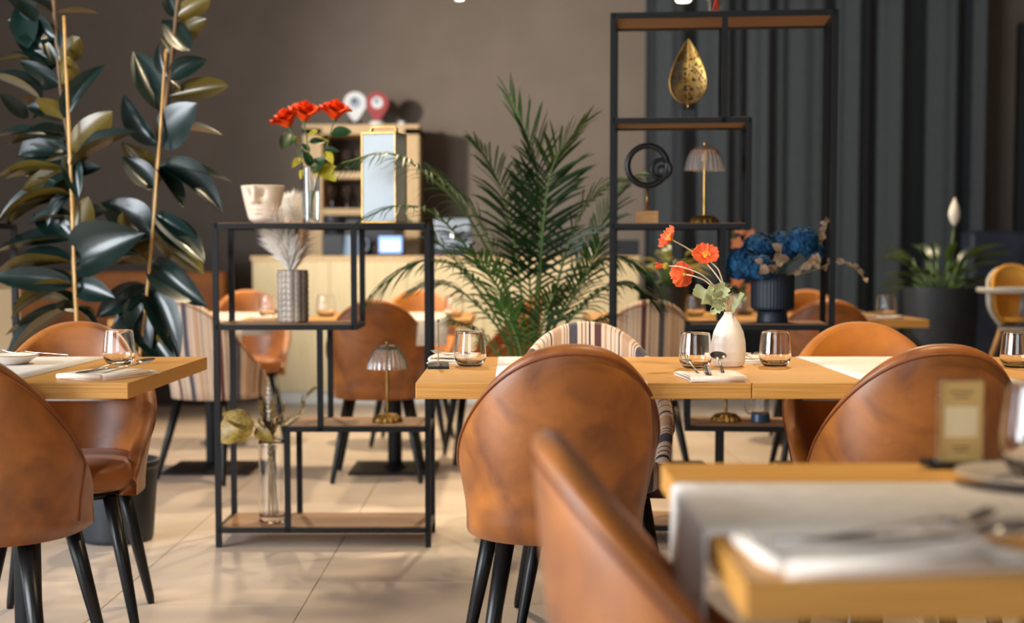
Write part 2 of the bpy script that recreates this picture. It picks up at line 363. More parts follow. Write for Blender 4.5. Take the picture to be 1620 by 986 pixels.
# ---------------------------------------------------------------- chairs
def shell_geo():
    A = 0.245; La = 0.15; ns = 56
    path = []
    for i in range(ns + 1):
        s = -1 + 2*i/ns
        if abs(s) <= 0.74:
            a = s/0.74*math.pi/2
            x = A * math.copysign(abs(math.sin(a))**0.9, a); y = -0.245*math.cos(a)**0.92; zr = 0.858 - 0.275*(1-math.cos(a))
        else:
            t = (abs(s)-0.74)/0.26
            x = math.copysign(A - 0.012*t*t, s); y = La*t; zr = 0.583 - 0.10*t - 0.05*t**6
        path.append((x, y, zr))
    return path
PATH = shell_geo()
def plan(x, y, z):
    q = min(1, max(0, (z - 0.40)/0.24)); q = q*q*(3-2*q); sc = 0.87 + 0.13*q
    return x*sc, y*sc - 0.09*(z-0.44) if y < 0.02 else y*sc - 0.09*(z-0.44)
def make_chair(label, leather, seatmat=None, group=None, strip=False):
    t = thing('dining_chair', label, 'chair', group=group)
    n = len(PATH); ZB = 0.387
    rows = []; su = []; arc = 0; pipe = []
    for i, (x, y, zr) in enumerate(PATH):
        a, b = PATH[max(i-1, 0)], PATH[min(i+1, n-1)]
        tx, ty = b[0]-a[0], b[1]-a[1]; l = math.hypot(tx, ty); nx, ny = -ty/l, tx/l   # inward normal
        if i: arc += math.hypot(x-PATH[i-1][0], y-PATH[i-1][1])
        prof = []
        for j in range(9):
            z = ZB + (zr - 0.018 - ZB)*j/8
            px, py = plan(x, y, z); prof.append((px, py, z))
        th = 0.042
        for a_ in (30, 60, 90, 120, 150):
            z = zr - 0.018 + 0.018*math.sin(R(a_)); d = th/2*(1-math.cos(R(a_)))
            px, py = plan(x, y, z); prof.append((px + nx*d, py + ny*d, z))
        for j in range(9):
            f = 1 - j/8; z = ZB + (zr - 0.018 - ZB)*f
            px, py = plan(x, y, z); tt = th + 0.012*(1-f); prof.append((px + nx*tt, py + ny*tt, z))
        rows.append(prof); su += [arc] * len(prof)
        zp = zr - 0.022; px, py = plan(x, y, zp); pipe.append((px - nx*.0015, py - ny*.0015, zp))
    mb = MB(); mb.grid(rows, closed_u=True, su=su)
    m = len(rows[0]); mb.f.append(tuple(range(m))); mb.mi.append(0)
    mb.f.append(tuple((n-1)*m + i for i in reversed(range(m)))); mb.mi.append(0)
    sh = mb.build('backrest', leather, t)
    k0 = 7; pp = pipe[k0:n-k0]
    lo = [(plan(pp[0][0], pp[0][1], z)[0]*1.003, pp[0][1]*0.96 if False else plan(PATH[k0][0], PATH[k0][1], z)[1], z) for z in (0.415, 0.46, 0.51)]
    hi = [(plan(PATH[n-1-k0][0], PATH[n-1-k0][1], z)[0]*1.003, plan(PATH[n-1-k0][0], PATH[n-1-k0][1], z)[1], z) for z in (0.51, 0.46, 0.415)]
    MB().tube(lo + pp + hi, 0.0032, 6).build('piping', M['piping'], sh)
    sm = seatmat or leather
    rows = []
    def ring(k, z, yo=0.02):
        r = []
        for i in range(40):
            a = 2*math.pi*i/40; c, s_ = math.cos(a), math.sin(a)
            x = 0.202*k*math.copysign(abs(c)**0.75, c); y = yo + (0.217 if s_ > 0 else 0.20)*k*math.copysign(abs(s_)**0.75, s_)
            r.append((x, y, z))
        return r
    prof = [(0.001,.405),(0.90,.405),(0.97,.415),(1.0,.435),(1.0,.458),(0.97,.474),(0.90,.484),(0.6,.490),(0.001,.492)]
    for k, z in prof: rows.append(ring(k, z))
    MB().grid(rows, closed_u=True, su=[p[0] for r in rows for p in r]).build('seat', sm, t)
    fr = MB(); fr.grid([ring(k, z) for k, z in ((0.001,.385),(.84,.385),(.86,.404),(.001,.4045))], closed_u=True).build('seat_frame', M['black'], t)
    for sx in (-1, 1):
        for (ya, yb) in ((0.15, 0.205), (-0.12, -0.20)):
            L_ = MB().tube([(sx*0.135, ya, .388), (sx*.172, (ya+yb)/2*1.0, .19), (sx*.203, yb, .02), (sx*.206, yb, 0.0)], [.0225,.018,.0125,.010], 12)
            L_.build('leg', M['black'], t)
    return t
chair_tan = make_chair('tan leather chair, back to camera, at the front of the middle oak table', M['leather'])
chair_tan.location = (0.105, 3.45, 0); chair_tan.rotation_euler.z = R(7)
chair_vel = make_chair('bright cognac chair facing camera behind the table right of the white vase', M['cognac'])
chair_vel.location = (1.02, 4.02, 0); chair_vel.rotation_euler.z = R(174)
chair_str = make_chair('striped fabric chair facing camera across the middle oak table, before the palm', M['stripe'])
chair_str.location = (0.222, 4.02, 0); chair_str.rotation_euler.z = R(180)
def chair(src, x, y, rz, label, group=None):
    c = copy_tree(src); c.location = (x, y, 0); c.rotation_euler.z = R(rz); c['label'] = label
    if group: c['group'] = group
    return c
chair(chair_tan, 0.955, 3.45, 4, 'brown leather chair, back to camera, at the right oak table behind the small menu stand')
chair(chair_tan, -1.262, 3.42, -4, 'brown leather chair cut by the left frame edge, its back to camera')
chair(chair_tan, -1.27, 4.04, 189, 'tan leather chair facing camera behind the left oak table below the rubber plant')
chair(chair_tan, 0.303, 1.60, -88, 'out-of-focus tan chair seen from its side at the near right table end')
chair(chair_tan, -0.635, 6.75, 2, 'tan leather chair seen from behind through the low black shelf, above the small lamp')
chair(chair_str, -1.40, 6.75, -30, 'striped fabric chair seen from behind, left of the low black shelf')
chair(chair_str, 0.60, 6.72, 8, 'striped fabric chair seen from behind, right of the palm under the ring sculpture shelf')
chair(chair_tan, 1.46, 6.72, -4, 'dark brown leather chair in the background right of the blue flower pot')
chair(chair_tan, -1.50, 8.05, 190, 'leather chair facing camera at the far left background table, behind the pampas vase')
chair(chair_vel, -0.56, 8.0, 176, 'orange chair facing camera at the background table left of the palm')
chair(chair_vel, -0.12, 7.35, 100, 'orange chair turned sideways behind the palm at the background table')
chair(chair_vel, 1.72, 8.1, 178, 'orange chair facing camera behind the blue flower pot')

# ---------------------------------------------------------------- tables
TZ = 0.76
def table(label, x0, x1, y0, y1):
    cx, cy = (x0+x1)/2, (y0+y1)/2; w, d = (x1-x0)/2, (y1-y0)/2
    t = thing('oak_table', label, 'table', (cx, cy, 0), 0, 'oak dining tables')
    MB().box((-w, -d, TZ-.002), (w, d, TZ)).build('veneer', M['oak'], t, False)
    MB().box((-w, -d, TZ-.037), (w, d, TZ-.002)).build('tabletop', M['oakedge'], t, False, bevel=.0015)
    MB().lathe([(.035,.02),(.035,TZ-.05)], 20, cap0=True, cap1=True).build('column', M['iron'], t)
    MB().box((-.16,-.16,TZ-.05), (.16,.16,TZ-.0375)).build('mounting_plate', M['iron'], t, False)
    MB().box((-.21,-.21,0), (.21,.21,.012)).lathe([(.06,.012),(.036,.03)], 20).build('base_plate', M['iron'], t, False, bevel=.002)
    return t
table('oak table at left holding the gold-rimmed plate', -1.672, -0.892, 3.29, 4.15)
table('middle oak table with the white runner, its right edge under the white vase', -0.224, 0.556, 3.29, 4.15)
table('right oak table adjoining the middle one, right of the white vase', 0.558, 1.338, 3.29, 4.15)
table('oak table cut by the right frame edge, beyond the right leather chair', 1.340, 2.12, 3.29, 4.15)
table('blurred oak table in the foreground at lower right', 0.212, 1.05, 1.276, 2.01)
table('background oak table behind the striped chair at left', -1.87, -1.09, 6.57, 7.43)
table('background oak table behind the low black shelf, before the counter', -0.97, -0.19, 6.57, 7.43)
table('background oak table behind the poppies', 0.37, 1.149, 6.57, 7.43)
table('background oak table ending left of the dark planter at right', 1.151, 1.93, 6.57, 7.43)

def runner(label, x0, x1, y0, y1, drop):            # cloth across a table, hanging over both edges
    mb = MB(); rows = []
    pr = [(y0-.004, TZ-drop)] + [(y0-.004, TZ-drop*.5), (y0-.004, TZ-.006), (y0-.001, TZ+.0008), (y0+.01, TZ+.0016), (y1-.01, TZ+.0016), (y1+.001, TZ+.0008), (y1+.004, TZ-.006), (y1+.004, TZ-drop*.5), (y1+.004, TZ-drop)]
    for y, z in pr: rows.append([(x0 + (x1-x0)*i/6, y, z) for i in range(7)])
    o = mb.grid(rows).build('table_runner', M['linen']); so = o.modifiers.new('s', 'SOLIDIFY'); so.thickness = .0014
    return tag(o, label, 'table runner', 'white table runners')
runner('white runner across the left oak table under the plate', -1.55, -1.175, 3.29, 4.15, .13)
runner('white runner on the middle table, mostly behind the leather chair', -0.04, 0.315, 3.29, 4.15, .05)
runner('white runner on the right table behind the right leather chair', 0.83, 1.2, 3.29, 4.15, .13)
runner('white runner on the background table behind the pampas vase', -1.62, -1.25, 6.57, 7.43, .12)
runner('white runner on the background table left of the palm', -0.62, -0.3, 6.57, 7.43, .12)
def runner_x(label, x0, x1, y0, y1, drop):
    rows = []
    for x, z in [(x0-.012, TZ-drop), (x0-.010, TZ-drop*.6), (x0-.007, TZ-.03), (x0-.006, TZ-.004), (x0+.002, TZ+.002), (x0+.03, TZ+.0018), (x1, TZ+.0018)]:
        rows.append([(x + .004*math.sin(9*j/8)*(z < TZ-.02), y0 + (y1-y0)*j/8, z) for j in range(9)])
    o = MB().grid(rows).build('table_runner', M['linen']); so = o.modifiers.new('s', 'SOLIDIFY'); so.thickness = .0016; so.offset = 1
    return tag(o, label, 'table runner', 'white table runners')
runner_x('blurred white runner hanging over the left end of the foreground table', 0.212, 0.90, 1.49, 1.83, .36)

# ---------------------------------------------------------------- tableware
def tumbler_mesh(sc=1.0):
    o = [(r, z) for r, z, _ in interp([(.0005,0,0),(.022,0,0),(.031,.003,0),(.039,.014,0),(.0430,.028,0),(.0415,.055,0),(.0370,.0935,0)], 30)]
    i = [(r, z) for r, z, _ in interp([(.0358,.0935,0),(.0402,.055,0),(.0416,.029,0),(.037,.017,0),(.025,.0105,0),(.0005,.0095,0)], 26)]
    rim = [(.0364 + .0006*math.cos(a), .0935 + .0007*math.sin(a)) for a in (.5, 1.05, 1.57, 2.1, 2.64)]
    return MB().lathe([(r*sc, z*sc) for r, z in o + rim + i], 40).mesh('tumbler', M['glass'])
TUM = tumbler_mesh()
def tumbler(px, py, label, D=None, sc=1.0, group='stemless glass tumblers'):
    p = PZ(px, py, TZ) if D is None else Vector((P(px, py, D).x, D, TZ))
    o = bpy.data.objects.new('tumbler', TUM); C.objects.link(o); o.location = (p.x, p.y, TZ + .0002); o.scale = (sc,)*3
    return tag(o, label, 'glass', group)
tumbler(189, 577, 'empty tumbler on the left oak table behind the napkin with fork')
tumbler(744, 580, 'empty tumbler on the middle table, left of the leather chair back')
tumbler(1100, 583, 'empty tumbler standing just left of the white vase')
tumbler(1226, 580, 'empty tumbler standing right of the white vase')
tumbler(1608, 582, 'empty tumbler at the right frame edge above the right leather chair')
g = tumbler(1655, 770, 'large blurred glass at the right edge of the foreground table', sc=1.28)
for px, D, lb in ((268, 7.2, 'background glass behind the top of the left striped chair'), (425, 6.85, 'background glass left of the pampas vase'), (516, 6.9, 'background glass right of the pampas vase'),
              (718, 6.85, 'background glass on the table left of the palm'), (1100, 6.9, 'background glass seen left of the white vase'), (1402, 6.85, 'background glass near the corner of the table beside the dark planter'),
              (1178, 7.1, 'background glass seen behind the right of the white vase')):
    tumbler(px, 500, lb, D=D, sc=1.1)

def napkin_mesh(w, l):                              # a cloth folded over itself, wavy at the open side
    mb = MB(); n = 14
    def sheet(z0, z1, x0, x1, y0, y1, dz):
        rows = []
        for j in range(9):
            v = j/8; r = []
            for i in range(n+1):
                u = i/n; x = x0 + (x1-x0)*u; y = y0 + (y1-y0)*v
                r.append((x + .004*math.sin(5*v), y + .003*math.sin(7*u+1), z0 + (z1-z0)*u + dz*(math.sin(6*u+3*v)*.5+.5)))
            rows.append(r)
        top = rows; bot = [[(x, y, z-.0028) for x, y, z in r] for r in rows]
        mb.grid(top); mb.grid([list(reversed(r)) for r in bot])
        ring_t = top[0] + [r[-1] for r in top[1:]] + list(reversed(top[-1]))[1:] + [r[0] for r in reversed(top[1:-1])]
        ring_b = [(x, y, z-.0028) for x, y, z in ring_t]
        mb.grid([ring_b, ring_t], closed_u=True)
    sheet(.0032,.0032,-w/2,w/2,-l/2,l/2,.000)
    sheet(.0074,.0074,-w/2+.003,w/2-.004,-l/2+.006,l/2-.01,.002)
    sheet(.012,.013,-w/2+.002,w/2-.008,-l/2+.001,l/2-.06,.003)
    for sy in (-1,):
        mb.tube([(-w/2+.002, -l/2+.001, .0075), (0, -l/2-.001, .008), (w/2-.006, -l/2+.001, .0085)], [.0062,.0066,.0068], 10)
    mb.tube([(w/2-.004, -l/2+.004, .008), (w/2-.001, 0, .0085), (w/2-.006, l/2-.05, .0085)], [.0068,.006,.0065], 10)
    return mb.mesh('napkin', M['napkin'])
NAP = napkin_mesh(.135, .23)
def fork_mesh():
    mb = MB()
    pts = interp([(0,-.10,.004),(0,-.05,.005),(0,0,.006),(0,.03,.008),(0,.045,.006)], 12)
    wid = [.009,.0085,.0075,.0065,.0055,.005,.0045,.004,.004,.005,.008,.011,.012]
    rows = []
    for p, w in zip(pts, wid): rows.append([(-w/1.6,p.y,p.z),(0,p.y,p.z+.0012),(w/1.6,p.y,p.z),(0,p.y,p.z-.0012)])
    mb.grid(rows, closed_u=True)
    for x in (-.0085,-.0028,.0028,.0085):
        mb.tube(interp([(x*.9,.042,.006),(x,.06,.0035),(x,.08,.006),(x,.094,.011)], 6), [.0021,.0021,.002,.002,.0018,.0016,.0012], 6)
    return mb.mesh('fork', M['steel'])
def spoon_mesh():
    mb = MB(); pts = interp([(0,-.10,.004),(0,-.05,.005),(0,0,.007),(0,.035,.010)], 10); rows = []
    for i, p in enumerate(pts):
        w = .009 - .0045*min(1, i/7)
        rows.append([(-w/1.6,p.y,p.z),(0,p.y,p.z+.0013),(w/1.6,p.y,p.z),(0,p.y,p.z-.0013)])
    mb.grid(rows, closed_u=True); rows = []
    for j in range(9):
        k = j/8; r = []
        for i in range(20):
            a = 2*math.pi*i/20; rr = math.sin(k*math.pi/2)
            x = .0205*rr*math.cos(a); y = .060 + .028*rr*math.sin(a)
            r.append((x, y, .0135 - .009*(1-rr*rr) + (y-.035)*.06))
        rows.append(r)
    mb.grid(rows, closed_u=True)
    return mb.mesh('spoon', M['steel'])
def knife_mesh():
    mb = MB(); rows = []
    for y, w, th in ((-.11,.006,.004),(-.10,.009,.005),(-.02,.0075,.0045),(0,.006,.004),(.004,.0085,.0014),(.05,.0095,.0012),(.085,.008,.001),(.10,.001,.0006)):
        rows.append([(-w,y,.005),(0,y,.005+th/2),(w*.8,y,.005),(0,y,.005-th/2)])
    return mb.grid(rows, closed_u=True).mesh('knife', M['steel'])
FORK, SPOON, KNIFE = fork_mesh(), spoon_mesh(), knife_mesh()
def setting(x, y, rz, where, sc=1.0, tilt=4):
    z = TZ + .0003
    def put(me, cat, lx, ly, lz, lr, lab, rx=0):
        o = bpy.data.objects.new(me.name.split('.')[0], me); C.objects.link(o)
        c, s_ = math.cos(R(rz)), math.sin(R(rz)); lx *= sc; ly *= sc
        o.location = (x + lx*c - ly*s_, y + lx*s_ + ly*c, z + lz); o.rotation_euler = (R(rx), 0, R(rz + lr)); o.scale = (sc,)*3
        return tag(o, lab, cat, cat + 's laid on napkins')
    put(NAP, 'napkin', 0, 0, 0, 0, 'folded cream cloth napkin ' + where)
    put(FORK, 'fork', -.038, .03, .0135 + tilt*.0006, 6, 'steel fork on the napkin ' + where, tilt)
    put(KNIFE, 'knife', -.004, .01, .0145, -8, 'steel knife on the napkin ' + where, 2)
    put(SPOON, 'spoon', .032, .035, .0135 + tilt*.0006, -4, 'steel spoon on the napkin ' + where, tilt)
setting(-.985, 3.475, -22, 'at the corner of the left oak table')
setting(.478, 3.42, 2, 'in front of the white vase', tilt=13)
setting(-.16, 3.99, 175, 'beside the menu stand at the left of the middle table')
setting(.63, 4.0, 178, 'behind the tumbler right of the white vase')
setting(.365, 1.375, -82, 'on the blurred foreground table', 1.12)
setting(1.74, 6.72, 10, 'on the background table near the dark planter')
setting(-1.03-.12, 6.72, 5, 'on the background table behind the pampas vase')

# plate with utensil, left table
pp = PZ(8, 577, TZ)
pl = thing('plate', 'cream plate with a gold rim on the left white runner', 'plate', (pp.x, pp.y, TZ+.002))
MB().lathe([(.001,.002),(.05,.002),(.055,0),(.06,.002),(.088,.022),(.090,.024),(.087,.0245),(.058,.008),(.05,.005),(.001,.005)], 48).build('dish', M['ceramic'], pl)
MB().tube([(.0885*math.cos(a), .0885*math.sin(a), .0245) for a in [2*math.pi*i/48 for i in range(48)]], .0014, 6, closed=True).build('gold_rim', M['gold'], pl)
o = bpy.data.objects.new('fork', FORK); C.objects.link(o); o.location = (pp.x+.075, pp.y+.02, TZ+.026); o.rotation_euler = (R(2), R(0), R(80))
tag(o, 'dark slim fork resting across the gold-rimmed plate', 'fork', 'forks laid on napkins')
# taupe plate under the blurred foreground glass
pp = PZ(1650, 762, TZ)
o = MB().lathe([(.001,.004),(.05,.004),(.055,.001),(.062,.004),(.098,.013),(.099,.015),(.06,.008),(.001,.007)], 40).build('saucer', M['plategrey'])
o.location = (pp.x - .022, pp.y - .03, TZ+.002); tag(o, 'taupe saucer at the right edge of the foreground table runner', 'saucer')
gp = o.location; g.location = (gp.x + .012, gp.y, TZ + .0105)

# menu stands
def menu_stand(label, x, y, rz, w, h):
    t = thing('menu_stand', label, 'menu stand', (x, y, TZ+.0004), R(rz))
    MB().box((-w/2-.018, -.028, 0), (w/2+.018, .028, .007)).build('base', M['black'], t, False, bevel=.001)
    cd_ = MB().box((-w/2+.002, -.0012, .007), (w/2-.002, .0012, h)).build('card', M['card'], t, False)
    bm = MB()
    for k, (a, ww) in enumerate(((.86,.5),(.80,.34),(.22,.4),(.17,.3))): bm.box((-w*ww/2, -.0016, h*a), (w*ww/2, -.0013, h*a+.0022))
    bm.build('printed_lines', M['cardink'], cd_, False)
    MB().box((-w*.36, -.0015, h*.34), (w*.36, -.00125, h*.70)).build('pale_panel', M['cardpale'], cd_, False)
    for sx in (-1, 1): MB().box((sx*w/2-.0015, -.004, .007), (sx*w/2+.0015, .004, h+.004)).build('upright', M['acryl'] if w > .05 else M['black'], t, False)
    MB().box((-w/2, -.004, h+.001), (w/2, .004, h+.004)).build('top_bar', M['acryl'] if w > .05 else M['black'], t, False)
    return t
q = PZ(1519, 738, TZ); menu_stand('small tan menu card in a clear stand on the blurred foreground table', q.x, q.y, 0, .064, .120)
q = PZ(690, 581, TZ); menu_stand('thin black menu stand seen edge-on at the left end of the middle table', q.x+.006, q.y, 93, .1, .12)

# ---------------------------------------------------------------- shelves
def etagere(label, loc, rz, w, d, bars, boards, group='black metal shelving units'):
    t = thing('shelving_unit', label, 'shelf', loc, rz, group); T = .02
    for (x, za, zb) in bars:
        for y in (T/2, d - T/2): MB().box((x-T/2, y-T/2, za), (x+T/2, y+T/2, zb)).build('post', M['iron'], t, False)
    for (xa, xb, z) in boards:
        r = MB()
        for y in (T/2, d - T/2): r.box((xa, y-T/2, z-T), (xb, y+T/2, z-.001))
        r.box((xa-T/2, T, z-T), (xa+T/2, d-T, z-.001)); r.box((xb-T/2, T, z-T), (xb+T/2, d-T, z-.001))
        r.build('rail', M['iron'], t, False)
        MB().box((xa+T/2, T*.8, z-.014), (xb-T/2, d-T*.8, z+.0015)).build('shelf_board', M['walnut'], t, False)
    return t
H = [.0725, .441, .809, 1.172, 1.55, 1.924]
LX, LY, LW, LD = -1.073, 5.095, .779, .31
lowbars = [(.01, 0, H[3]-.001), (LW-.01, 0, H[3]-.001), (.506, H[2]-.02, H[3]-.02), (.382, H[1]-.02, H[2]-.02), (.261, H[0]-.02, H[1]-.02)]
lowboards = [(.01, LW-.01, H[0]), (.261, LW-.01, H[1]), (.01, .506, H[2]), (.01, LW-.01, H[3])]
low = etagere('low black shelving unit with stepped boards, holding roses and lantern', (LX, LY, 0), 0, LW, LD, lowbars, lowboards)
c = copy_tree(low); c.location = (-2.62, 5.0, 0); c['label'] = 'black shelving unit mostly outside the left frame edge, one post in view'
TA = R(-5.9); TX, TY, TW = .3616, 5.15, .784
etagere('tall black shelving unit with six boards, holding the gold leaf and ring sculptures', (TX, TY, 0), TA, TW, LD,
    [(.0, 0, H[5]-.001), (TW, 0, H[5]-.001), (.397, H[4]-.02, H[5]-.02), (.486, H[3]-.02, H[4]-.02), (.397, H[2]-.02, H[3]-.02), (.276, H[1]-.02, H[2]-.02), (.397, H[0]-.02, H[1]-.02)],
    [(0, TW, H[5]), (0, .486, H[4]), (0, .486, H[3]), (.276, TW, H[2]), (.276, TW, H[1]), (0, TW, H[0])])
def tl(x, y, z): return Vector((TX + x*math.cos(TA) - y*math.sin(TA), TY + x*math.sin(TA) + y*math.cos(TA), z + .0018))
def tl_px(px, z, dy=.15):               # point on the tall shelf under a pixel column
    for _ in range(1):
        k = (px - CX)/FPX; c_, s_ = math.cos(TA), math.sin(TA)
        x = (k*(TY + dy*c_) - TX + dy*s_)/(c_ - k*s_)
    return tl(x, dy, z)
def ll_px(px, z, dy=.15):
    D = LY + dy; return Vector(((px-CX)*D/FPX, D, z + .0018))

# ---------------------------------------------------------------- lamps
def dome_lamp(loc, label):
    t = thing('table_lamp', label, 'lamp', loc, 0, 'small lamps with fluted glass domes')
    fl_ = lambda a, z: 1 + .045*math.cos(16*a)
    MB().lathe([(.001,0),(.054,0),(.055,.004),(.05,.016),(.034,.028),(.012,.032),(.001,.032)], 96, rf=fl_).build('base', M['gold'], t)
    MB().lathe([(.0055,.03),(.0055,.285),(.001,.285)], 12).build('pole', M['gold'], t)
    MB().lathe([(.001,.300),(.006,.296),(.006,.288),(.001,.284)], 12).build('finial', M['gold'], t)
    fs = lambda a, z: 1 + (.04 if z < .27 else .02)*math.cos(24*a)
    o_ = [(.008,.284),(.03,.281),(.048,.268),(.060,.248),(.068,.222),(.074,.196)]
    i_ = [(.0715,.196),(.0655,.222),(.0575,.247),(.046,.2655),(.03,.278),(.008,.281)]
    MB().lathe(o_ + i_, 144, rf=fs).build('shade', M['lampglass'], t)
    MB().sphere((0,.012,.245), .012, sc=(1,1,1.3)).build('bulb', M['ceramic'], t)
    return t
dome_lamp(ll_px(612, H[1], .14), 'small brass lamp with fluted glass dome on the low shelf')
dome_lamp(tl_px(1113, H[3], .15), 'small brass lamp with fluted glass dome beside the black ring sculpture')
dome_lamp(tl_px(1150, H[1], .15), 'brass lamp half hidden beneath the middle table, on the tall shelf')
def pendant(loc, label, r):
    t = thing('pendant_lamp', label, 'lamp', loc, 0, 'pendant lamps at the top edge')
    MB().lathe([(.001,.0),(r*.8,.004),(r*.95,.015)], 24).build('diffuser', M['lampglow'], t)
    MB().lathe([(r*.96,.012),(r,.03),(r*.9,.09),(r*.5,.14),(.012,.16),(.001,.16)], 24).build('shade', M['ceramic'], t)
    MB().tube([(0,0,.15),(0,0,ZC-loc[2])], .003, 6).build('cord', M['black'], t)
pendant(P(1081, 4, 7.0), 'white pendant lamp glowing above the tall shelf', .04)
pendant(P(727, 1, 9.5), 'tiny glowing pendant lamp at the top edge above the counter', .03)

# ---------------------------------------------------------------- leaves and plants
def leaf_mesh(name, mat, fold=.25, droop=.12, n=9, shape=.8, tip=.0, wav=0.0, seed=0):
    rnd = random.Random(seed); rows = []
    for i in range(n+1):
        t = i/n; w = .5*(math.sin(math.pi*t**shape))**.72 if 0 < t < 1 else 0.004
        if t > .86: w = .5*(math.sin(math.pi*.86**shape))**.72*((1-t)/.14)**1.0*(1 if not tip else .9) + .003
        z = -droop*t*t
        r = []
        for v in (1,.55,0,-.55,-1):
            r.append((t, v*w, z + fold*abs(v)*w*(1 if abs(v) < .9 else .9) + wav*math.sin(9*t+v*3)*abs(v)))
        rows.append(r)
    return MB().grid(rows).mesh(name, mat)
RUB = [leaf_mesh('leaf', M['rubber'], f, d, 9, .85, wav=w) for f, d, w in ((.30,.10,.0),(.42,.18,.008),(.18,.06,.006),(.5,.25,.0))]

CAMV = Vector((0, 0, CAMZ))
HINT = {'f': (0,-1,.35), 'u': (0,-.35,1), 'b': (0,1,.35), 'l': (-.7,-.7,.2), 'r': (.7,-.6,.3), 'd': (.2,.8,-.2), 'e': (0,-.12,1)}
rp = thing('rubber_plant', 'tall rubber plant with two stems on canes in a dark pot, behind the left table', 'plant', (-1.47, 5.25, 0))
RO = Vector((-1.47, 5.25, 0))
MB().lathe([(.001,0),(.125,0),(.13,.01),(.15,.27),(.158,.28),(.158,.3),(.146,.3),(.143,.26),(.001,.255)], 40).build('pot', M['pot'], rp)
MB().lathe([(.144,.262),(.001,.27)], 24).build('soil', M['soil'], rp)
def stem(pxs, D0, name, mat, rad, root=rp, org=RO):
    pts = [P(x, y, D) - org for x, y, D in pxs]
    MB().tube(interp(pts, 24), [rad*(1 - .35*i/24) for i in range(25)], 8).build(name, mat, root)
    return interp(pts, 24)
st1 = stem([(150,760,5.24),(128,600,5.22),(117,430,5.2),(112,260,5.2),(95,130,5.22),(80,-60,5.25)], 0, 'stem', M['bark'], .010)
st2 = stem([(178,760,5.26),(215,600,5.28),(236,430,5.3),(250,250,5.3),(268,120,5.28),(285,-40,5.25)], 0, 'stem', M['bark'], .010)
stem([(141,765,5.21),(126,600,5.19),(119,450,5.17),(111,250,5.16),(101,25,5.16)], 0, 'cane', M['bamboo'], .0085)
stem([(186,765,5.22),(216,600,5.24),(236,430,5.26),(250,260,5.26),(262,78,5.26)], 0, 'cane', M['bamboo'], .0075)
def q4(x, y): return x/2.465, y/2.465
LV = []   # base, tip (pixels of the first close look, then full), width, face, depth change
for b, t_, w, f, dd in [
  ((608,432),(525,190),.46,'f',-.02),((598,585),(455,370),.34,'l',.0),((632,560),(758,402),.62,'f',-.06),((655,405),(910,322),.30,'b',.0),
  ((690,490),(870,505),.46,'u',.04),((690,300),(800,222),.50,'f',.03),((742,200),(632,72),.55,'f',-.03),((722,150),(802,72),.55,'b',.0),
  ((715,90),(672,-8),.50,'b',.0),((722,90),(830,-15),.42,'b',-.03),((622,655),(906,692),.27,'u',-.05),((632,690),(872,775),.40,'u',-.08),
  ((600,700),(478,606),.5,'f',-.02),((590,770),(492,560),.5,'d',.02),((600,690),(720,795),.32,'r',-.08),((585,895),(398,770),.58,'f',.0),
  ((600,860),(795,1000),.36,'f',-.06),((622,330),(606,160),.3,'l',.02),((650,60),(640,-40),.5,'f',0),((690,250),(640,150),.4,'d',0),((655,330),(730,370),.5,'u',.02),
  ((312,655),(492,472),.36,'u',-.06),((300,615),(440,432),.46,'b',.03),((272,470),(378,240),.30,'f',.0),((208,245),(322,138),.42,'b',-.03),
  ((192,275),(190,85),.5,'f',.0),((222,325),(75,232),.34,'f',-.05),((165,395),(-40,245),.34,'u',-.02),((250,560),(90,512),.40,'f',-.10),
  ((240,470),(100,400),.42,'f',-.03),((262,690),(88,738),.45,'b',-.06),((245,765),(-30,800),.26,'u',-.02),((300,690),(392,650),.5,'f',-.03),
  ((295,750),(170,868),.38,'f',-.06),((340,900),(350,765),.5,'b',.0),((360,950),(512,972),.62,'f',-.12),((160,520),(-30,520),.34,'u',.0),
  ((240,640),(-20,640),.26,'u',.0),((110,460),(0,365),.38,'f',-.05),((280,310),(290,210),.5,'b',0),((210,460),(140,380),.5,'b',0),
  ((120,230),(-10,215),.36,'u',.0),((110,190),(90,-20),.42,'f',.05),((150,170),(10,60),.46,'f',.04),((140,90),(20,-40),.42,'u',.02),((265,620),(300,760),.4,'f',-.08),
  ((225,640),(160,740),.4,'u',-.02),((250,520),(200,640),.4,'d',.02),((250,950),(235,870),.6,'f',0),((480,940),(480,820),.4,'b',0),((560,930),(450,985),.4,'u',0)]:
    LV.append((q4(*b), q4(*t_), w, f, dd))
for b, t_, w, f, dd in [
  ((130,415),(206,368),.62,'f',-.12),((108,372),(-12,388),.32,'u',.0),((110,412),(-20,420),.34,'u',.0),((112,440),(-16,436),.30,'f',-.06),
  ((112,462),(8,478),.30,'e',.0),((108,478),(4,520),.32,'e',-.04),((106,500),(-6,556),.34,'e',-.06),((118,470),(88,484),.6,'f',-.04),
  ((225,452),(188,520),.46,'f',-.05),((222,462),(262,548),.42,'d',-.02),((232,455),(284,560),.36,'f',-.06),((205,470),(236,560),.4,'f',-.03),
  ((228,480),(180,560),.4,'u',-.04),((215,440),(150,500),.42,'f',.0),((240,400),(318,480),.40,'f',-.05),((243,345),(326,412),.38,'u',-.06),
  ((238,392),(330,430),.40,'d',.0),((140,440),(178,470),.5,'f',-.05),((230,540),(280,590),.4,'f',-.1),((120,350),(170,330),.5,'f',0),
  ((215,425),(170,380),.5,'d',0),((128,480),(160,520),.5,'u',0),((112,330),(40,345),.36,'u',-.05),((110,300),(20,320),.36,'u',0)]:
    LV.append((b, t_, w, f, dd))
rl = random.Random(11)
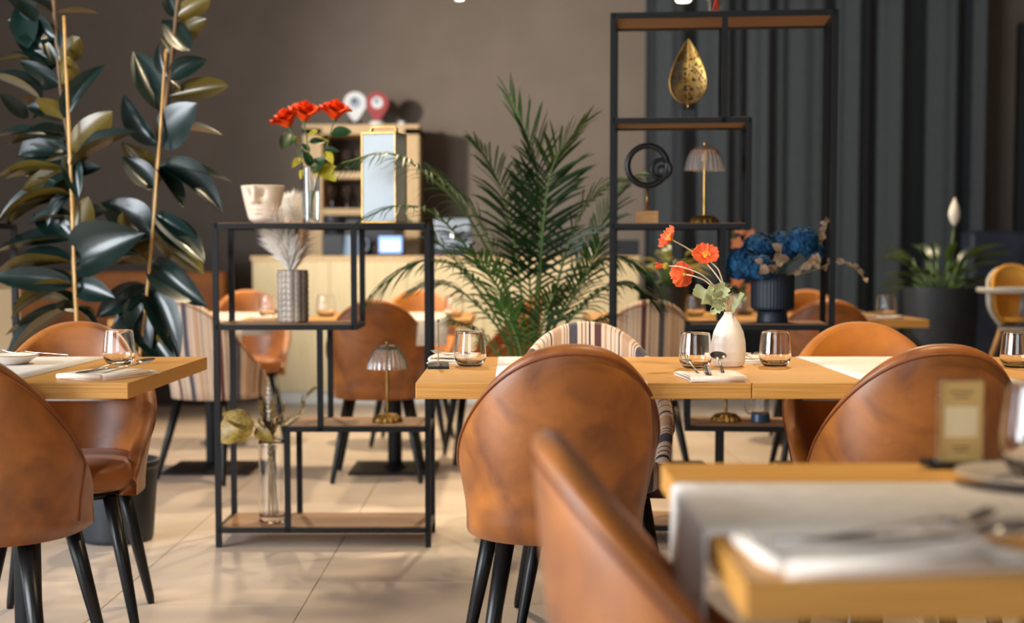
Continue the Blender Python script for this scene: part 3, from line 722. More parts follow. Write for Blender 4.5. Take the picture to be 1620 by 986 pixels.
for i in range(34):
    y = rl.uniform(20, 500); x = 114 - (500-y)*.05; sg = -1 if rl.random() < .8 else 1; l = rl.uniform(60, 120)
    LV.append(((x, y), (x + sg*l*rl.uniform(.6, 1), y + rl.uniform(-.5, .35)*l), rl.uniform(.32, .5), rl.choice('ufue'), rl.uniform(.0, .14)))
for i in range(8):
    y = rl.uniform(330, 520); x = 240 - (y-330)*.12; l = rl.uniform(60, 100)
    LV.append(((x, y), (x + rl.uniform(-.9, .9)*l, y + rl.uniform(-.1, .9)*l), rl.uniform(.34, .5), rl.choice('ufd'), rl.uniform(.0, .12)))
for i, (b, t_, w, f, dd) in enumerate(LV):
    right = (b[0]+t_[0])/2 > 172
    D = 5.28 if right else 5.2
    Bp = P(b[0], b[1], D - .01) - RO
    # root the leaf on its own stem: nearest stem point at that height
    stp = st2 if right else st1
    np_ = min(stp, key=lambda p: abs(p.z - Bp.z))
    if (Bp - np_).length < .07: Bp = np_.copy()
    Tp = P(t_[0], t_[1], D + dd + random.uniform(-.05, .05)) - RO
    N = Vector(HINT[f]) + Vector((random.uniform(-.25,.25), random.uniform(-.2,.2), random.uniform(-.2,.2)))
    Mx = frame(Bp, Tp, N, w*1.08)
    place(RUB[i % 4], 'leaf', rp, Mx)
    if (Bp - np_).length > .02:
        pass

def frond(root, org, pxs, nl, ll, mat=None, droop=.35, start=.28, seed=0, lw=.036):
    rnd = random.Random(seed)
    pts = interp([P(x, y, D) - org for x, y, D in pxs], 40)
    mb = MB(); mb.tube(pts, [.0062*(1-.8*i/40) + .0008 for i in range(41)], 6, mi=1)
    n = 40
    for k in range(nl):
        t = start + (1-start)*(k+.5)/nl; f = t*n; i = min(int(f), n-1); p = pts[i].lerp(pts[i+1], f-i)
        tang = (pts[min(i+1,n)] - pts[max(i-1,0)]).normalized()
        side = tang.cross(Vector((0,0,1)));
        if side.length < .35: side = side + Vector((1,.4,0))*.4
        side.normalize(); nrm = side.cross(tang).normalized()
        u = (t-start)/(1-start); L0 = ll*(.45 + .95*math.sin(math.pi*min(1, .18+u*.78)))*rnd.uniform(.85,1.1)
        for sg in (-1, 1):
            d = (tang*(.62+.5*u) + side*sg*(.9-.35*u) + nrm*.18 + Vector((rnd.uniform(-.1,.1), rnd.uniform(-.1,.1), rnd.uniform(-.1,.1)))).normalized()
            row = []; w = ll*lw*rnd.uniform(.85,1.15)
            wv = d.cross(nrm + Vector((rnd.uniform(-.3,.3),)*3)).normalized()
            for j in range(6):
                q = j/5; pos = p + d*L0*q + Vector((0,0,-1))*droop*L0*q*q*rnd.uniform(.9,1.1)
                ww = w*(math.sin(math.pi*(.12+.88*q))**.6 if q < 1 else .02)
                row.append((pos - wv*ww, pos + nrm*ww*.25, pos + wv*ww))
            mb.grid([list(r) for r in row])
    o = mb.build('frond', [mat or M['palm'], M['stalk']], root); return o
PO = Vector((.07, 5.62, 0))
palm = thing('areca_palm', 'green areca palm with arching fronds behind the middle table', 'plant', PO)
MB().lathe([(.001,0),(.13,0),(.135,.01),(.165,.33),(.172,.34),(.172,.36),(.158,.36),(.155,.31),(.001,.30)], 40).build('pot', M['pot'], palm)
MB().lathe([(.154,.315),(.001,.325)], 24).build('soil', M['soil'], palm)
BX = (838, 660, 5.62)
FR = [([BX,(846,500,5.6),(855,350,5.6),(846,255,5.55),(806,152,5.5)], 30, .20, .12),
      ([BX,(852,480,5.58),(862,330,5.55),(880,250,5.5),(928,190,5.45)], 26, .17, .2),
      ([BX,(828,500,5.62),(812,380,5.65),(790,290,5.7),(752,225,5.75)], 26, .19, .3),
      ([BX,(815,500,5.6),(775,385,5.6),(735,320,5.6),(690,275,5.6)], 24, .19, .3),
      ([BX,(806,480,5.55),(745,350,5.4),(680,280,5.2),(615,243,5.08),(540,258,5.04)], 24, .11, .75),
      ([BX,(812,500,5.52),(752,410,5.4),(690,340,5.2),(630,326,5.06),(572,346,5.04)], 24, .11, .5),
      ([BX,(806,520,5.5),(750,440,5.4),(690,412,5.33),(640,425,5.3),(586,468,5.28)], 24, .13, .6),
      ([BX,(800,540,5.55),(752,480,5.5),(705,450,5.48),(660,455,5.46)], 22, .14, .5),
      ([BX,(800,530,5.6),(742,440,5.62),(690,380,5.65),(640,345,5.7)], 24, .16, .4),
      ([BX,(870,500,5.6),(902,380,5.6),(940,310,5.58),(1000,280,5.55)], 26, .18, .4),
      ([BX,(872,510,5.62),(915,420,5.64),(955,350,5.68),(985,300,5.7)], 26, .18, .3),
      ([BX,(875,520,5.55),(930,430,5.5),(985,410,5.46),(1045,455,5.43)], 26, .15, .7),
      ([BX,(880,540,5.5),(925,480,5.42),(975,450,5.38),(1030,470,5.35)], 24, .15, .6),
      ([BX,(868,540,5.5),(900,480,5.42),(930,430,5.36),(950,385,5.3)], 22, .15, .3),
      ([BX,(820,540,5.5),(795,470,5.42),(765,420,5.36),(735,395,5.3)], 22, .15, .35),
      ([BX,(842,540,5.6),(838,450,5.65),(832,360,5.7),(826,270,5.75)], 24, .16, .3),
      ([BX,(885,560,5.5),(930,520,5.45),(960,500,5.4)], 18, .14, .5),
      ([BX,(800,580,5.5),(760,530,5.45),(715,505,5.4)], 18, .14, .5),
      ([BX,(850,560,5.45),(862,500,5.4),(880,460,5.35)], 18, .13, .3),
      ([BX,(825,560,5.45),(808,510,5.4),(790,475,5.35)], 18, .13, .3)]
for i, (px, nl, ll, dr) in enumerate(FR): frond(palm, PO, px, nl, ll, droop=dr, start=.34, seed=i)

# peace lily in a tall planter, far right
lp = P(1487, 450, 8.5); LO = Vector((lp.x, lp.y, 0))
lily = thing('peace_lily', 'peace lily with one white bloom in a tall dark planter before the curtain', 'plant', LO)
MB().lathe([(.001,0),(.18,0),(.19,.01),(.222,.85),(.222,.87),(.205,.87),(.2,.82),(.001,.81)], 40).build('planter', M['pot'], lily)
LIL = leaf_mesh('leaf', M['lily'], .25, .35, 9, .9)
for i in range(46):
    a = random.uniform(0, 6.28); r = random.uniform(.12, .42); up = random.uniform(.02, .34)
    Bq = Vector((.05*math.cos(a), .05*math.sin(a), .84)); Mq = Bq + Vector((r*.35*math.cos(a), r*.35*math.sin(a), up*.55))
    Tq = Vector((r*math.cos(a), r*math.sin(a), .84 + up))
    MB().tube([Bq, Mq], .004, 5).build('leaf_stalk', M['stalk'], lily)
    place(LIL, 'leaf', lily, frame(Mq, Tq, (0,0,1), .34))
sp = P(1510, 345, 8.5) - LO
MB().tube([(0.02,0,.84), (.05,0,1.0), sp + Vector((0,0,-.05))], .004, 6).build('flower_stalk', M['stalk'], lily)
o = MB().grid([[(.035*math.sin(math.pi*min(.96,(i/8)**.8))*math.cos(v), -.025*math.sin(math.pi*min(.96,(i/8)**.8))*math.sin(v) , i/8*.17) for v in [math.pi*j/6-.4 for j in range(8)]] for i in range(9)]).build('spathe', M['spathe'], lily)
o.location = sp + Vector((0,0,-.05))

# coral flowers and leafy plants beyond the poppies
def leafy(label, px, D, zpot, h, spread, n, mat, name='potted_plant', pot=.09, potmat='pot', seed=3):
    rnd = random.Random(seed); p0 = P(px, 400, D); O = Vector((p0.x, D, zpot))
    t = thing(name, label, 'plant', O)
    MB().lathe([(.001,0),(pot*.8,0),(pot*.82,.006),(pot,pot*1.6),(pot*.9,pot*1.6),(pot*.85,pot*1.4),(.001,pot*1.4)], 28).build('pot', M[potmat], t)
    me = leaf_mesh('leaf', mat, .2, .5, 9, .9, seed=seed)
    for i in range(n):
        a = rnd.uniform(0, 6.28); r = spread*rnd.uniform(.4, 1); up = h*rnd.uniform(.2, 1)
        Bq = Vector((.02*math.cos(a), .02*math.sin(a), pot*1.4)); Mq = Bq + Vector((r*.4*math.cos(a), r*.4*math.sin(a), up*.7))
        Tq = Bq + Vector((r*math.cos(a), r*math.sin(a), up))
        MB().tube([Bq, Mq], .003, 5).build('leaf_stalk', M['stalk'], t)
        place(me, 'leaf', t, frame(Mq, Tq, (0,0,1), rnd.uniform(.2, .38)))
    return t, O
LX2 = leafmat('lime_leaf', rgb(96,120,44), rgb(150,150,70), .4, 0, .2)
leafy('leafy green plant in a dark pot on the background table behind the poppies', 1062, 7.15, TZ+.0006, .26, .2, 26, LX2, pot=.09)
ot, OO = leafy('coral orchid in a small pot on the background table behind the tall shelf', 1172, 7.2, TZ+.0006, .1, .18, 6, LX2, 'orchid', .06, 'ceramic', 5)
for k, (x0_, h_) in enumerate(((-.03,.42),(.03,.30))):
    pts = interp([(0,0,.08),(x0_*.5,-.01,.2),(x0_,-.02,.34),(x0_-.02,-.03,h_)], 12); MB().tube(pts, .003, 6).build('flower_stalk', M['stalk'], ot)
pet = leaf_mesh('petal', M['petalpink'], .1, .1, 6, .9)
for k in range(9):
    cx_, cz = random.uniform(-.05,.05), .13 + .34*k/9
    fl2 = MB().sphere((0,0,0), .008).build('blossom', M['yellow'], ot); fl2.location = (cx_, -.04+random.uniform(-.02,.02), cz)
    for j in range(5):
        a = j*1.2566; place(pet, 'petal', fl2, frame(Vector((0,0,0)), Vector((.036*math.cos(a), -.006, .036*math.sin(a))), (0,-1,0), .75))

# ---------------------------------------------------------------- things on the low shelf
# half-head planter
def face_planter():
    p = ll_px(418, H[3], .13); t = thing('face_planter', 'pale glazed planter shaped like a lower face, on the low shelf', 'planter', p)
    rows = []; nz_, na = 44, 96; Hh = .136; fd = R(-90 - 14)
    def g(x, s): return math.exp(-(x/s)**2)
    for i in range(nz_+1):
        k = i/nz_; z = Hh*k; r0 = .040 + .040*k**.6; r = []
        if k < .12: r0 *= (.72 + .28*math.sin(k/.12*math.pi/2))
        for j in range(na):
            a = 2*math.pi*j/na; d = (a - fd + math.pi) % (2*math.pi) - math.pi
            b = .008*g(d,.8)*g(k-.12,.14)                                        # chin
            nk = min(1, max(0, (1.0-k)/.5)); 
            b += (.008 + .015*nk)*g(d,.11 + .05*nk)*(1 if k > .50 else 0)*(1/(1+math.exp(-(k-.52)*60)))   # nose
            b += .006*g(abs(d)-.16,.09)*g(k-.54,.05)                              # nostrils
            b += .008*g(d,.28)*g(k-.36,.035) + .009*g(d,.24)*g(k-.27,.04) - .003*g(d,.33)*g(k-.315,.015)
            b -= .011*g(abs(d)-.38,.18)*g(k-.78,.12)                              # eye sockets
            b += .004*g(abs(d)-.40,.15)*g(k-.79,.035)                               # lids
            b += .004*g(d,.6)*g(k-1.0,.06)                                        # brow
            b *= 1.25
            r.append(((r0+b)*math.cos(a)*1.0, (r0+b)*math.sin(a)*.95, z))
        rows.append(r)
    rim = [(x*.95, y*.95, Hh+.001) for x, y, z in rows[-1]]; inn = [(x*.72, y*.72, Hh*.62) for x, y, z in rows[-1]]; bt = [(0,0,Hh*.62)]*na
    mb = MB(); mb.grid(rows + [rim, inn, bt], closed_u=True); o = len(mb.v)
    mb.f.append(tuple(reversed(range(na)))); mb.mi.append(0)
    mb.build('pot', M['planter'], t); return t
face_planter()

def petal_patch(mb, c, axis, up, R0, Ht, width, ang, lean, curl, n=5, mi=0):
    # curved petal standing around an axis
    ax = Vector(axis).normalized(); u = ax.orthogonal().normalized(); v = ax.cross(u); rows = []
    for i in range(n+1):
        k = i/n; row = []
        for j in range(n+1):
            w = (j/n*2-1); ww = width*math.sin(math.pi*(.15+.62*k))*w
            a = ang + ww; rr = R0*(.35 + .65*k**.7) + lean*k*k + curl*max(0, k-.75)*4*.012
            row.append(Vector(c) + (u*math.cos(a) + v*math.sin(a))*rr + ax*(Ht*(k - .28*k*abs(w)**2.2) - curl*max(0,k-.75)*.02))
        rows.append(row)
    mb.grid(rows, mi=mi)
def rose_head(mb, c, axis, Rm):
    c = Vector(c)
    for k in range(26):
        f = k/25; petal_patch(mb, c, axis, None, Rm*(.12+.66*f), Rm*(1.55-.5*f), .85+.5*(1-f), k*2.399, Rm*.38*f*f, f*1.2, 6)
gv = ll_px(493, H[3], .13)
t = thing('flower_vase', 'clear glass vase with rose stems on the low shelf', 'vase', gv)
MB().lathe([(.001,0),(.030,0),(.031,.003),(.032,.10),(.034,.205),(.0318,.206),(.030,.10),(.028,.012),(.001,.012)], 36).build('glass_body', M['glass'], t)
MB().lathe([(.001,.0125),(.0276,.0125),(.0296,.10),(.0296,.118),(.001,.118)], 32).build('water', M['water'], t)
RL = leaf_mesh('leaf', M['rosegreen'], .2, .15, 8, .8, seed=2); YL = leaf_mesh('leaf', M['yellowleaf'], .2, .15, 8, .8, seed=2)
def rose(label, head, mids, axis, Rm, leaves):
    D0 = gv.y
    p0 = gv + Vector((random.uniform(-.012,.012), random.uniform(-.012,.012), .02))
    pts = interp([p0] + [P(x, y, D0 + d) for x, y, d in mids] + [P(head[0], head[1], D0 + head[2])], 20)
    t = thing('rose', label, 'rose', p0, 0, 'orange roses in the glass vase')
    lp = [p - p0 for p in pts]
    MB().tube(lp, .0026, 6).build('stem', M['greenstem'], t)
    mb = MB(); rose_head(mb, lp[-1], axis, Rm); mb.build('bloom', M['rose'], t)
    MB().sphere(lp[-1] - Vector(axis).normalized()*.002, .011, sc=(1,1,.8)).build('calyx', M['greenstem'], t)
    for (b, e, w, y) in leaves:
        Bq = P(b[0], b[1], D0 + random.uniform(-.02,.02)) - p0; Eq = P(e[0], e[1], D0 + random.uniform(-.08,.03)) - p0
        near = min(lp, key=lambda q: (q-Bq).length)
        if (near - Bq).length > .004: MB().tube([near, Bq], .0013, 5).build('leaf_stalk', M['greenstem'], t)
        place(YL if y else RL, 'leaf', t, frame(Bq, Eq, (random.uniform(-.3,.3), -1, .5), w))
rose('orange-red rose leaning furthest left above the glass vase', (457,200,-.02), [(488,300,0),(476,250,-.01)], (-.35,-.25,1), .046,
     [((462,212),(446,232),.6,0),((474,225),(458,214),.55,1),((478,250),(462,262),.5,1),((482,236),(470,244),.5,0),((480,268),(474,284),.5,1)])
rose('orange-red rose between the left and right roses of the glass vase', (481,190,-.04), [(492,300,0),(489,250,-.02)], (.1,-.3,1), .048,
     [((488,215),(500,206),.5,1),((489,225),(515,222),.5,0),((492,262),(482,240),.5,0),((492,270),(512,250),.7,0),((494,276),(508,262),.6,1),((490,240),(478,226),.5,0)])
rose('orange-red rose at the right of the glass vase, nearest the lantern', (529,188,-.02), [(497,300,0),(512,250,0)], (.12,-.2,1), .048,
     [((524,212),(556,206),.62,0),((516,224),(504,212),.6,1),((514,240),(526,256),.45,1),((508,250),(498,270),.7,0),((505,262),(530,284),.6,1),((504,270),(530,262),.5,1),((512,236),(536,238),.4,0)])

# lantern
lx = ll_px(609, H[3], .15); t = thing('lantern', 'gold-framed lantern with frosted panes on the low shelf, right of the roses', 'lantern', lx, R(-14))
w, h_ = .0635, .325
def bars(pts, r=.003):
    mb = MB()
    for a_, b2 in pts: mb.tube([a_, b2], r, 4)
    return mb
cs = [(-w,-w),(w,-w),(w,w),(-w,w)]
e = []
for i in range(4):
    x0_, y0_ = cs[i]; x1_, y1_ = cs[(i+1)%4]
    e += [((x0_,y0_,.004),(x1_,y1_,.004)), ((x0_,y0_,h_),(x1_,y1_,h_)), ((x0_,y0_,.004),(x0_,y0_,h_))]
bars(e).build('frame', M['gold'], t, False)
for i in range(4):
    (x0_, y0_), (x1_, y1_) = cs[i], cs[(i+1)%4]
    mb = MB().box((min(x0_,x1_)*.97 - .001, min(y0_,y1_)*.97-.001, .008), (max(x0_,x1_)*.97+.001, max(y0_,y1_)*.97+.001, h_-.004))
    mb.build('pane', M['frost'], t, False)
MB().box((-w,-w,.0),(w,w,.006)).build('floor_plate', M['gold'], t, False)
MB().box((-w*.98,-w*.98,h_),(w*.98,w*.98,h_+.004)).build('lid', M['gold'], t, False)
MB().grid([[(x, y, z) for x, z in ((-.05,h_+.004),(-.05,h_+.022),(-.042,h_+.028),(.042,h_+.028),(.05,h_+.022),(.05,h_+.004))] for y in (-.012,.012)]).build('handle', M['gold'], t, False).modifiers.new('s','SOLIDIFY').thickness = .004

# ribbed vase and pampas plumes
rv = ll_px(463.5, H[2], .14); t = thing('beaded_vase', 'taupe ribbed stoneware vase holding pampas on the low shelf', 'vase', rv)
rfv = lambda a, z: 1 + .07*abs(math.cos(6*a))**.7 - .05 + (.018*math.sin(z*2*math.pi/.021) * abs(math.cos(6*a)) if .008 < z < .19 else 0)
pr = [(.001,0),(.05,0),(.054,.004)] + [(.0565, .008 + .18*i/54) for i in range(55)] + [(.054,.192),(.046,.193),(.044,.18),(.044,.05),(.001,.05)]
MB().lathe(pr, 120, rf=lambda a, z: rfv(a, z)).build('body', M['taupe'], t)
def plume(label, pts, mat, L, n, seed, wid):
    rnd = random.Random(seed); p0 = Vector(pts[0]); q = [p - p0 for p in interp(pts, 30)]
    t = thing('pampas_plume', label, 'dried plume', p0, 0, 'pampas plumes')
    MB().tube(q, .0018, 6).build('stem', M['straw'], t)
    mb = MB()
    for k in range(n):
        u = rnd.random()**.8; s_ = .22 + .78*u; f = s_*30; i = min(int(f), 29); p = q[i].lerp(q[i+1], f-i)
        tg = (q[i+1]-q[i]).normalized(); a = rnd.uniform(0, 6.28); o1 = tg.orthogonal().normalized(); o2 = tg.cross(o1)
        d = (tg*1.25 + (o1*math.cos(a) + o2*math.sin(a))*rnd.uniform(.25,1.0)*wid).normalized(); l = L*rnd.uniform(.5,1.1)*(1.15-.5*u)
        e_ = p + d*l + Vector((0,0,-.18*l)); m_ = p + d*l*.55; sd = d.cross(Vector((rnd.uniform(-1,1), rnd.uniform(-1,1), rnd.uniform(-1,1)))).normalized()*.0016
        mb.add([p-sd*.6, p+sd*.6, m_-sd, m_+sd, e_], [(0,1,3,2),(2,3,4)])
    o = mb.build('feather', mat, t); o['kind'] = 'stuff'
z0_ = rv + Vector((0,0,.06))
plume('white pampas plume leaning left out of the beaded vase', [z0_, P(459,428,rv.y), P(450,392,rv.y), P(436,358,rv.y-.01), P(424,332,rv.y-.02)], M['pampaw'], .125, 6500, 1, 1.15)
plume('white upright pampas plume rising behind the top of the low shelf', [z0_+Vector((.004,.01,0)), P(463,428,rv.y+.03), P(464,395,rv.y+.08), P(464,360,rv.y+.14), P(463,325,rv.y+.2)], M['pampaw'], .13, 6500, 2, 1.1)
plume('peach pampas plume at the right of the beaded vase', [z0_+Vector((.008,0,0)), P(467,428,rv.y), P(471,400,rv.y), P(475,376,rv.y), P(478,362,rv.y)], M['pampap'], .06, 2000, 3, .5)

# cylinder vase with dried arrangement
cv = ll_px(428, H[0], .12); t = thing('cylinder_vase', 'tall clear cylinder vase of dried stems on the bottom shelf board', 'vase', cv)
MB().lathe([(.001,0),(.049,0),(.050,.004),(.050,.30),(.0465,.301),(.0465,.022),(.001,.022)], 40).build('glass_body', M['glass'], t)
dr = thing('dried_leaf', 'curled golden dried leaf hanging left over the cylinder vase', 'dried leaf', cv + Vector((0,0,.026)))
co = cv + Vector((0,0,.026))
pts = interp([(0,0,.0), (-.01,0,.15), (-.02,0,.28), P(400,672,cv.y)-co], 14); MB().tube(pts, .002, 6).build('stem', M['straw'], dr)
lm = leaf_mesh('leaf', M['goldleaf'], .35, .3, 10, .75, wav=.03); place(lm, 'blade', dr, frame(P(402,668,cv.y)-co, P(338,690,cv.y-.03)-co, (-.1,-1,.45), .85))
place(lm, 'blade', dr, frame(P(396,676,cv.y)-co, P(352,648,cv.y+.01)-co, (.1,-1,.7), .6)); place(lm, 'blade', dr, frame(P(404,678,cv.y)-co, P(432,700,cv.y-.03)-co, (0,-1,.5), .6))
for k, (tip, lab, mt) in enumerate([((424,612),'pale dried grass spike standing tallest in the cylinder vase','pampaw'), ((412,640),'dried straw stem in the cylinder vase, left of the tallest spike','straw'),
        ((437,628),'dried straw stem in the cylinder vase, right of the tallest spike','straw'), ((497,618),'long curved dried fern sprig reaching right from the cylinder vase','straw'),
        ((449,645),'short dried sprig at the right rim of the cylinder vase','straw'), ((432,655),'dark dried twig in the middle of the cylinder vase','darkstraw'), ((418,662),'dark reddish dried twig at the left of the cylinder vase','darkstraw'),
        ((425,672),'short brown dried twig just behind the cylinder vase rim','darkstraw'), ((440,668),'short brown dried twig right of the middle of the cylinder vase','darkstraw'), ((430,640),'dried straw spray directly below the tallest spike','straw'), ((411,668),'pale straw sprig beside the golden dried leaf','straw')]):
    s0 = cv + Vector((random.uniform(-.022,.022), random.uniform(-.022,.022), .026))
    ds = thing('dried_sprig', lab, 'dried stem', s0, 0, 'dried stems in the cylinder vase')
    mid = P(428 + (tip[0]-428)*.12, 700, cv.y); e_ = P(tip[0], tip[1], cv.y + random.uniform(-.03,.03))
    ctrl = [Vector((0,0,0)), mid - s0, e_ - s0]
    if k == 3: ctrl = [Vector((0,0,0)), mid - s0, P(452,668,cv.y)-s0, P(474,655,cv.y)-s0, P(482,632,cv.y)-s0, e_ - s0]
    q = interp(ctrl, 24); MB().tube(q, .0014, 5).build('stem', M[mt], ds)
    mb = MB()
    for i in range(8, 25):
        for _ in range(5 if k < 5 else 3):
            a = random.uniform(0, 6.28); d = ((q[i]-q[i-1]).normalized()*1.1 + Vector((math.cos(a), math.sin(a), .2))*.7).normalized(); l = random.uniform(.012,.03)
            if k == 0: l *= .8
            if q[i].z < .27 and k < 5: continue
            sd = d.orthogonal().normalized()*(.0028 if k else .004); p = q[i]
            mb.add([p, p+d*l*.5-sd, p+d*l, p+d*l*.5+sd], [(0,1,2,3)])
    if mb.f: mb.build('foliage', M[mt], ds)
    MB().lathe([(.001,-.0),(.003,.001),(.001,.004)], 6).build('cut_end', M['darkstraw'], ds)

# ---------------------------------------------------------------- things on the tall shelf
# gold leaf sculpture
gl = tl_px(1086, H[4], .14); t = thing('leaf_sculpture', 'perforated gold leaf sculpture on a black block, on the tall shelf', 'sculpture', gl, TA)
MB().box((-.027,-.02,0),(.027,.02,.038)).build('block', M['black'], t, False, bevel=.001)
MB().tube([(0,0,.036),(.001,0,.07)], .004, 8).build('rod', M['gold'], t)
LH, LWd = .235, .067
def lo(k): return LWd*(math.sin(math.pi*min(1,max(0,(k)**.62)))**.85 if 0 < k < 1 else 0)
rows = []; nu, nv = 34, 18
for i in range(nu+1):
    k = i/nu; ww = lo(k)
    rows.append([(ww*(2*j/nv-1) + .0004*(random.random()-.5), .012*math.sin(math.pi*k)*(1-abs(2*j/nv-1)**2) - .004, .06 + LH*k) for j in range(nv+1)])
mb = MB(); mb.grid(rows); fs = [f for f in mb.f if random.random() > .27]; mb.f = fs; mb.mi = [0]*len(fs)
o = mb.build('lattice_blade', M['gold'], t, False); o.modifiers.new('s','SOLIDIFY').thickness = .002
edge = [r[0] for r in rows] + [r[-1] for r in reversed(rows[1:-1])]
MB().tube(edge, .0034, 6, closed=True).build('rim', M['gold'], t)
MB().tube([rows[i][nv//2] for i in range(nu+1)], .002, 5).build('midrib', M['gold'], t)
# ring sculpture
rg = tl_px(1023, H[3], .14); t = thing('ring_sculpture', 'black sculpture of nested rings on a wooden block, on the tall shelf', 'sculpture', rg, TA)
MB().box((-.041,-.03,0),(.041,.03,.046)).build('block', M['woodblock'], t, False, bevel=.001)
MB().tube([(0,0,.045),(0,0,.135)], .005, 10).build('rod', M['gold'], t)
def ring(name, cx_, cz, R_, r_, y=0):
    MB().tube([(cx_ + R_*math.cos(a), y, cz + R_*math.sin(a)) for a in [2*math.pi*i/48 for i in range(48)]], r_, 10, closed=True).build(name, M['black'], t)
ring('outer_ring', 0, .213, .073, .0115); ring('middle_ring', .05, .200, .034, .0085, -.004); ring('inner_ring', .053, .194, .017, .006, -.004)
# glass jar on the top board
gj = tl_px(1128, H[5], .12); t = thing('glass_jar', 'clear glass jar with amber twigs on top of the tall shelf', 'jar', gj)
MB().lathe([(.001,0),(.029,0),(.03,.003),(.03,.13),(.028,.131),(.027,.01),(.001,.01)], 32).build('glass_body', M['glass'], t)
MB().tube([(-.012,0,.012),(.014,.0,.10)], .004, 6).tube([(.012,0.006,.012),(-.006,.006,.11)], .004, 6).build('twig', M['rose'], t)
# hydrangea pot
hp = tl_px(1222, H[2], .14); t = thing('fluted_pot', 'dark navy fluted pot with blue hydrangeas on the tall shelf', 'pot', hp)
MB().lathe([(.001,0),(.056,0),(.058,.004),(.054,.03),(.056,.04),(.076,.05),(.078,.056),(.079,.178),(.074,.179),(.072,.15),(.001,.15)], 160, rf=lambda a, z: 1 + (.018*math.cos(40*a) if z > .05 else 0)).build('body', M['mug'], t)
flo = MB()
for j in range(4):
    a = j*math.pi/2; d = Vector((math.cos(a), math.sin(a), 0)); s_ = Vector((-d.y, d.x, 0))
    flo.add([(0,0,0), d*.006 - s_*.0055 + Vector((0,0,.002)), d*.012 + Vector((0,0,.001)), d*.006 + s_*.0055 + Vector((0,0,.002))], [(0,1,2,3)])
def hydrangea(label, px, py, D, r, n, seed):
    rnd = random.Random(seed); c_ = P(px, py, D); base_ = hp + Vector((rnd.uniform(-.03,.03), rnd.uniform(-.03,.03), .155))
    t = thing('hydrangea', label, 'flower', base_, 0, 'blue hydrangea heads'); cc = c_ - base_
    MB().tube(interp([(0,0,0), (cc.x*.4, cc.y*.4, cc.z*.6), cc], 8), .003, 6).build('stem', M['greenstem'], t)
    mb = MB(); mb.sphere(cc, r*.66, 10, 6)
    for i in range(n):
        z = 1 - 2*(i+.5)/n; ph = i*2.39996; q = math.sqrt(1-z*z); nrm = Vector((q*math.cos(ph), q*math.sin(ph), z))
        if nrm.z < -.75: continue
        p = cc + nrm*r*rnd.uniform(.9,1.06); u = nrm.orthogonal().normalized(); v = nrm.cross(u); an = rnd.uniform(0, 1.5); sc = r/.05*rnd.uniform(1.0,1.5)
        u2 = u*math.cos(an)+v*math.sin(an); v2 = nrm.cross(u2)
        mb.add([p + (u2*x + v2*y + nrm*z_)*sc for x, y, z_ in flo.v], flo.f)
    mb.build('bloom', M['hydr'], t, False)
for k, (px, py, D, r, n, lb) in enumerate([(1175,420,5.16,.060,130,'blue hydrangea head at the far left of the fluted pot'), (1202,395,5.22,.058,130,'blue hydrangea head above the left side of the fluted pot'),
        (1236,392,5.24,.056,130,'blue hydrangea head at the middle of the bouquet in the fluted pot'), (1270,382,5.2,.052,120,'paler blue hydrangea head at the right of the fluted pot'),
        (1205,425,5.12,.046,100,'blue hydrangea head hanging low at the front of the fluted pot'),(1288,398,5.22,.036,80,'small blue hydrangea head furthest right in the fluted pot')]):
    hydrangea(lb, px, py, D, r, n, k)
DL = leaf_mesh('leaf', M['dryleaf'], .25, .2, 7, .6)
def sprig(label, pxs, nleaf, size, seed):
    rnd = random.Random(seed); base_ = hp + Vector((rnd.uniform(-.03,.03), rnd.uniform(-.03,.03), .155))
    t = thing('eucalyptus_sprig', label, 'dried stem', base_, 0, 'dried eucalyptus sprigs in the fluted pot')
    q = interp([Vector((0,0,0))] + [P(x, y, D) - base_ for x, y, D in pxs], 24); MB().tube(q, .0016, 5).build('stem', M['straw'], t)
    for i in range(nleaf):
        f = 9 + int(15*i/max(1, nleaf-1)); p = q[min(f,24)]; a = rnd.uniform(0, 6.28)
        e_ = p + Vector((math.cos(a)*.8, -.5*abs(math.sin(a)), rnd.uniform(-.7,.9))).normalized()*size*rnd.uniform(.8,1.2)
        place(DL, 'leaf', t, frame(p, e_, (rnd.uniform(-.5,.5), -1, .3), .8))
sprig('dried eucalyptus sprig reaching far right past the tall shelf post', [(1280,430,5.2),(1320,415,5.2),(1345,418,5.18),(1368,440,5.16)], 8, .028, 1)
sprig('dried eucalyptus sprig rising at the right of the blue hydrangeas', [(1270,420,5.2),(1295,395,5.2),(1305,365,5.2),(1310,345,5.2)], 8, .028, 2)
sprig('pale dried leaves in the middle of the blue hydrangeas', [(1225,430,5.1),(1232,410,5.08),(1236,395,5.06)], 5, .036, 3)
sprig('dried leaves low at the right side of the fluted pot rim', [(1262,430,5.14),(1282,418,5.12),(1298,415,5.1)], 7, .035, 4)
sprig('pale curled leaves over the front of the fluted pot rim', [(1205,435,5.08),(1203,425,5.06),(1206,415,5.05)], 4, .036, 5)
# smoked blue press with wire handle
kp = tl_px(1205, H[1], .14); t = thing('coffee_press', 'glass press with blue base and wire handle on the tall shelf, under the table', 'coffee press', kp)
MB().lathe([(.001,0),(.036,0),(.037,.003),(.034,.03),(.001,.03)], 28).build('base', M['coffee'], t)
MB().lathe([(.031,.03),(.031,.16),(.029,.16),(.029,.034),(.001,.034)], 28).build('glass_body', M['glass'], t)
MB().lathe([(.032,.158),(.033,.175),(.012,.185),(.001,.185)], 28).build('lid', M['darkgrey'], t)
MB().tube(interp([(-.03,0,.15),(-.06,0,.14),(-.062,0,.07),(-.045,0,.03),(-.03,0,.035)], 16), .0022, 6).build('handle', M['steel'], t)

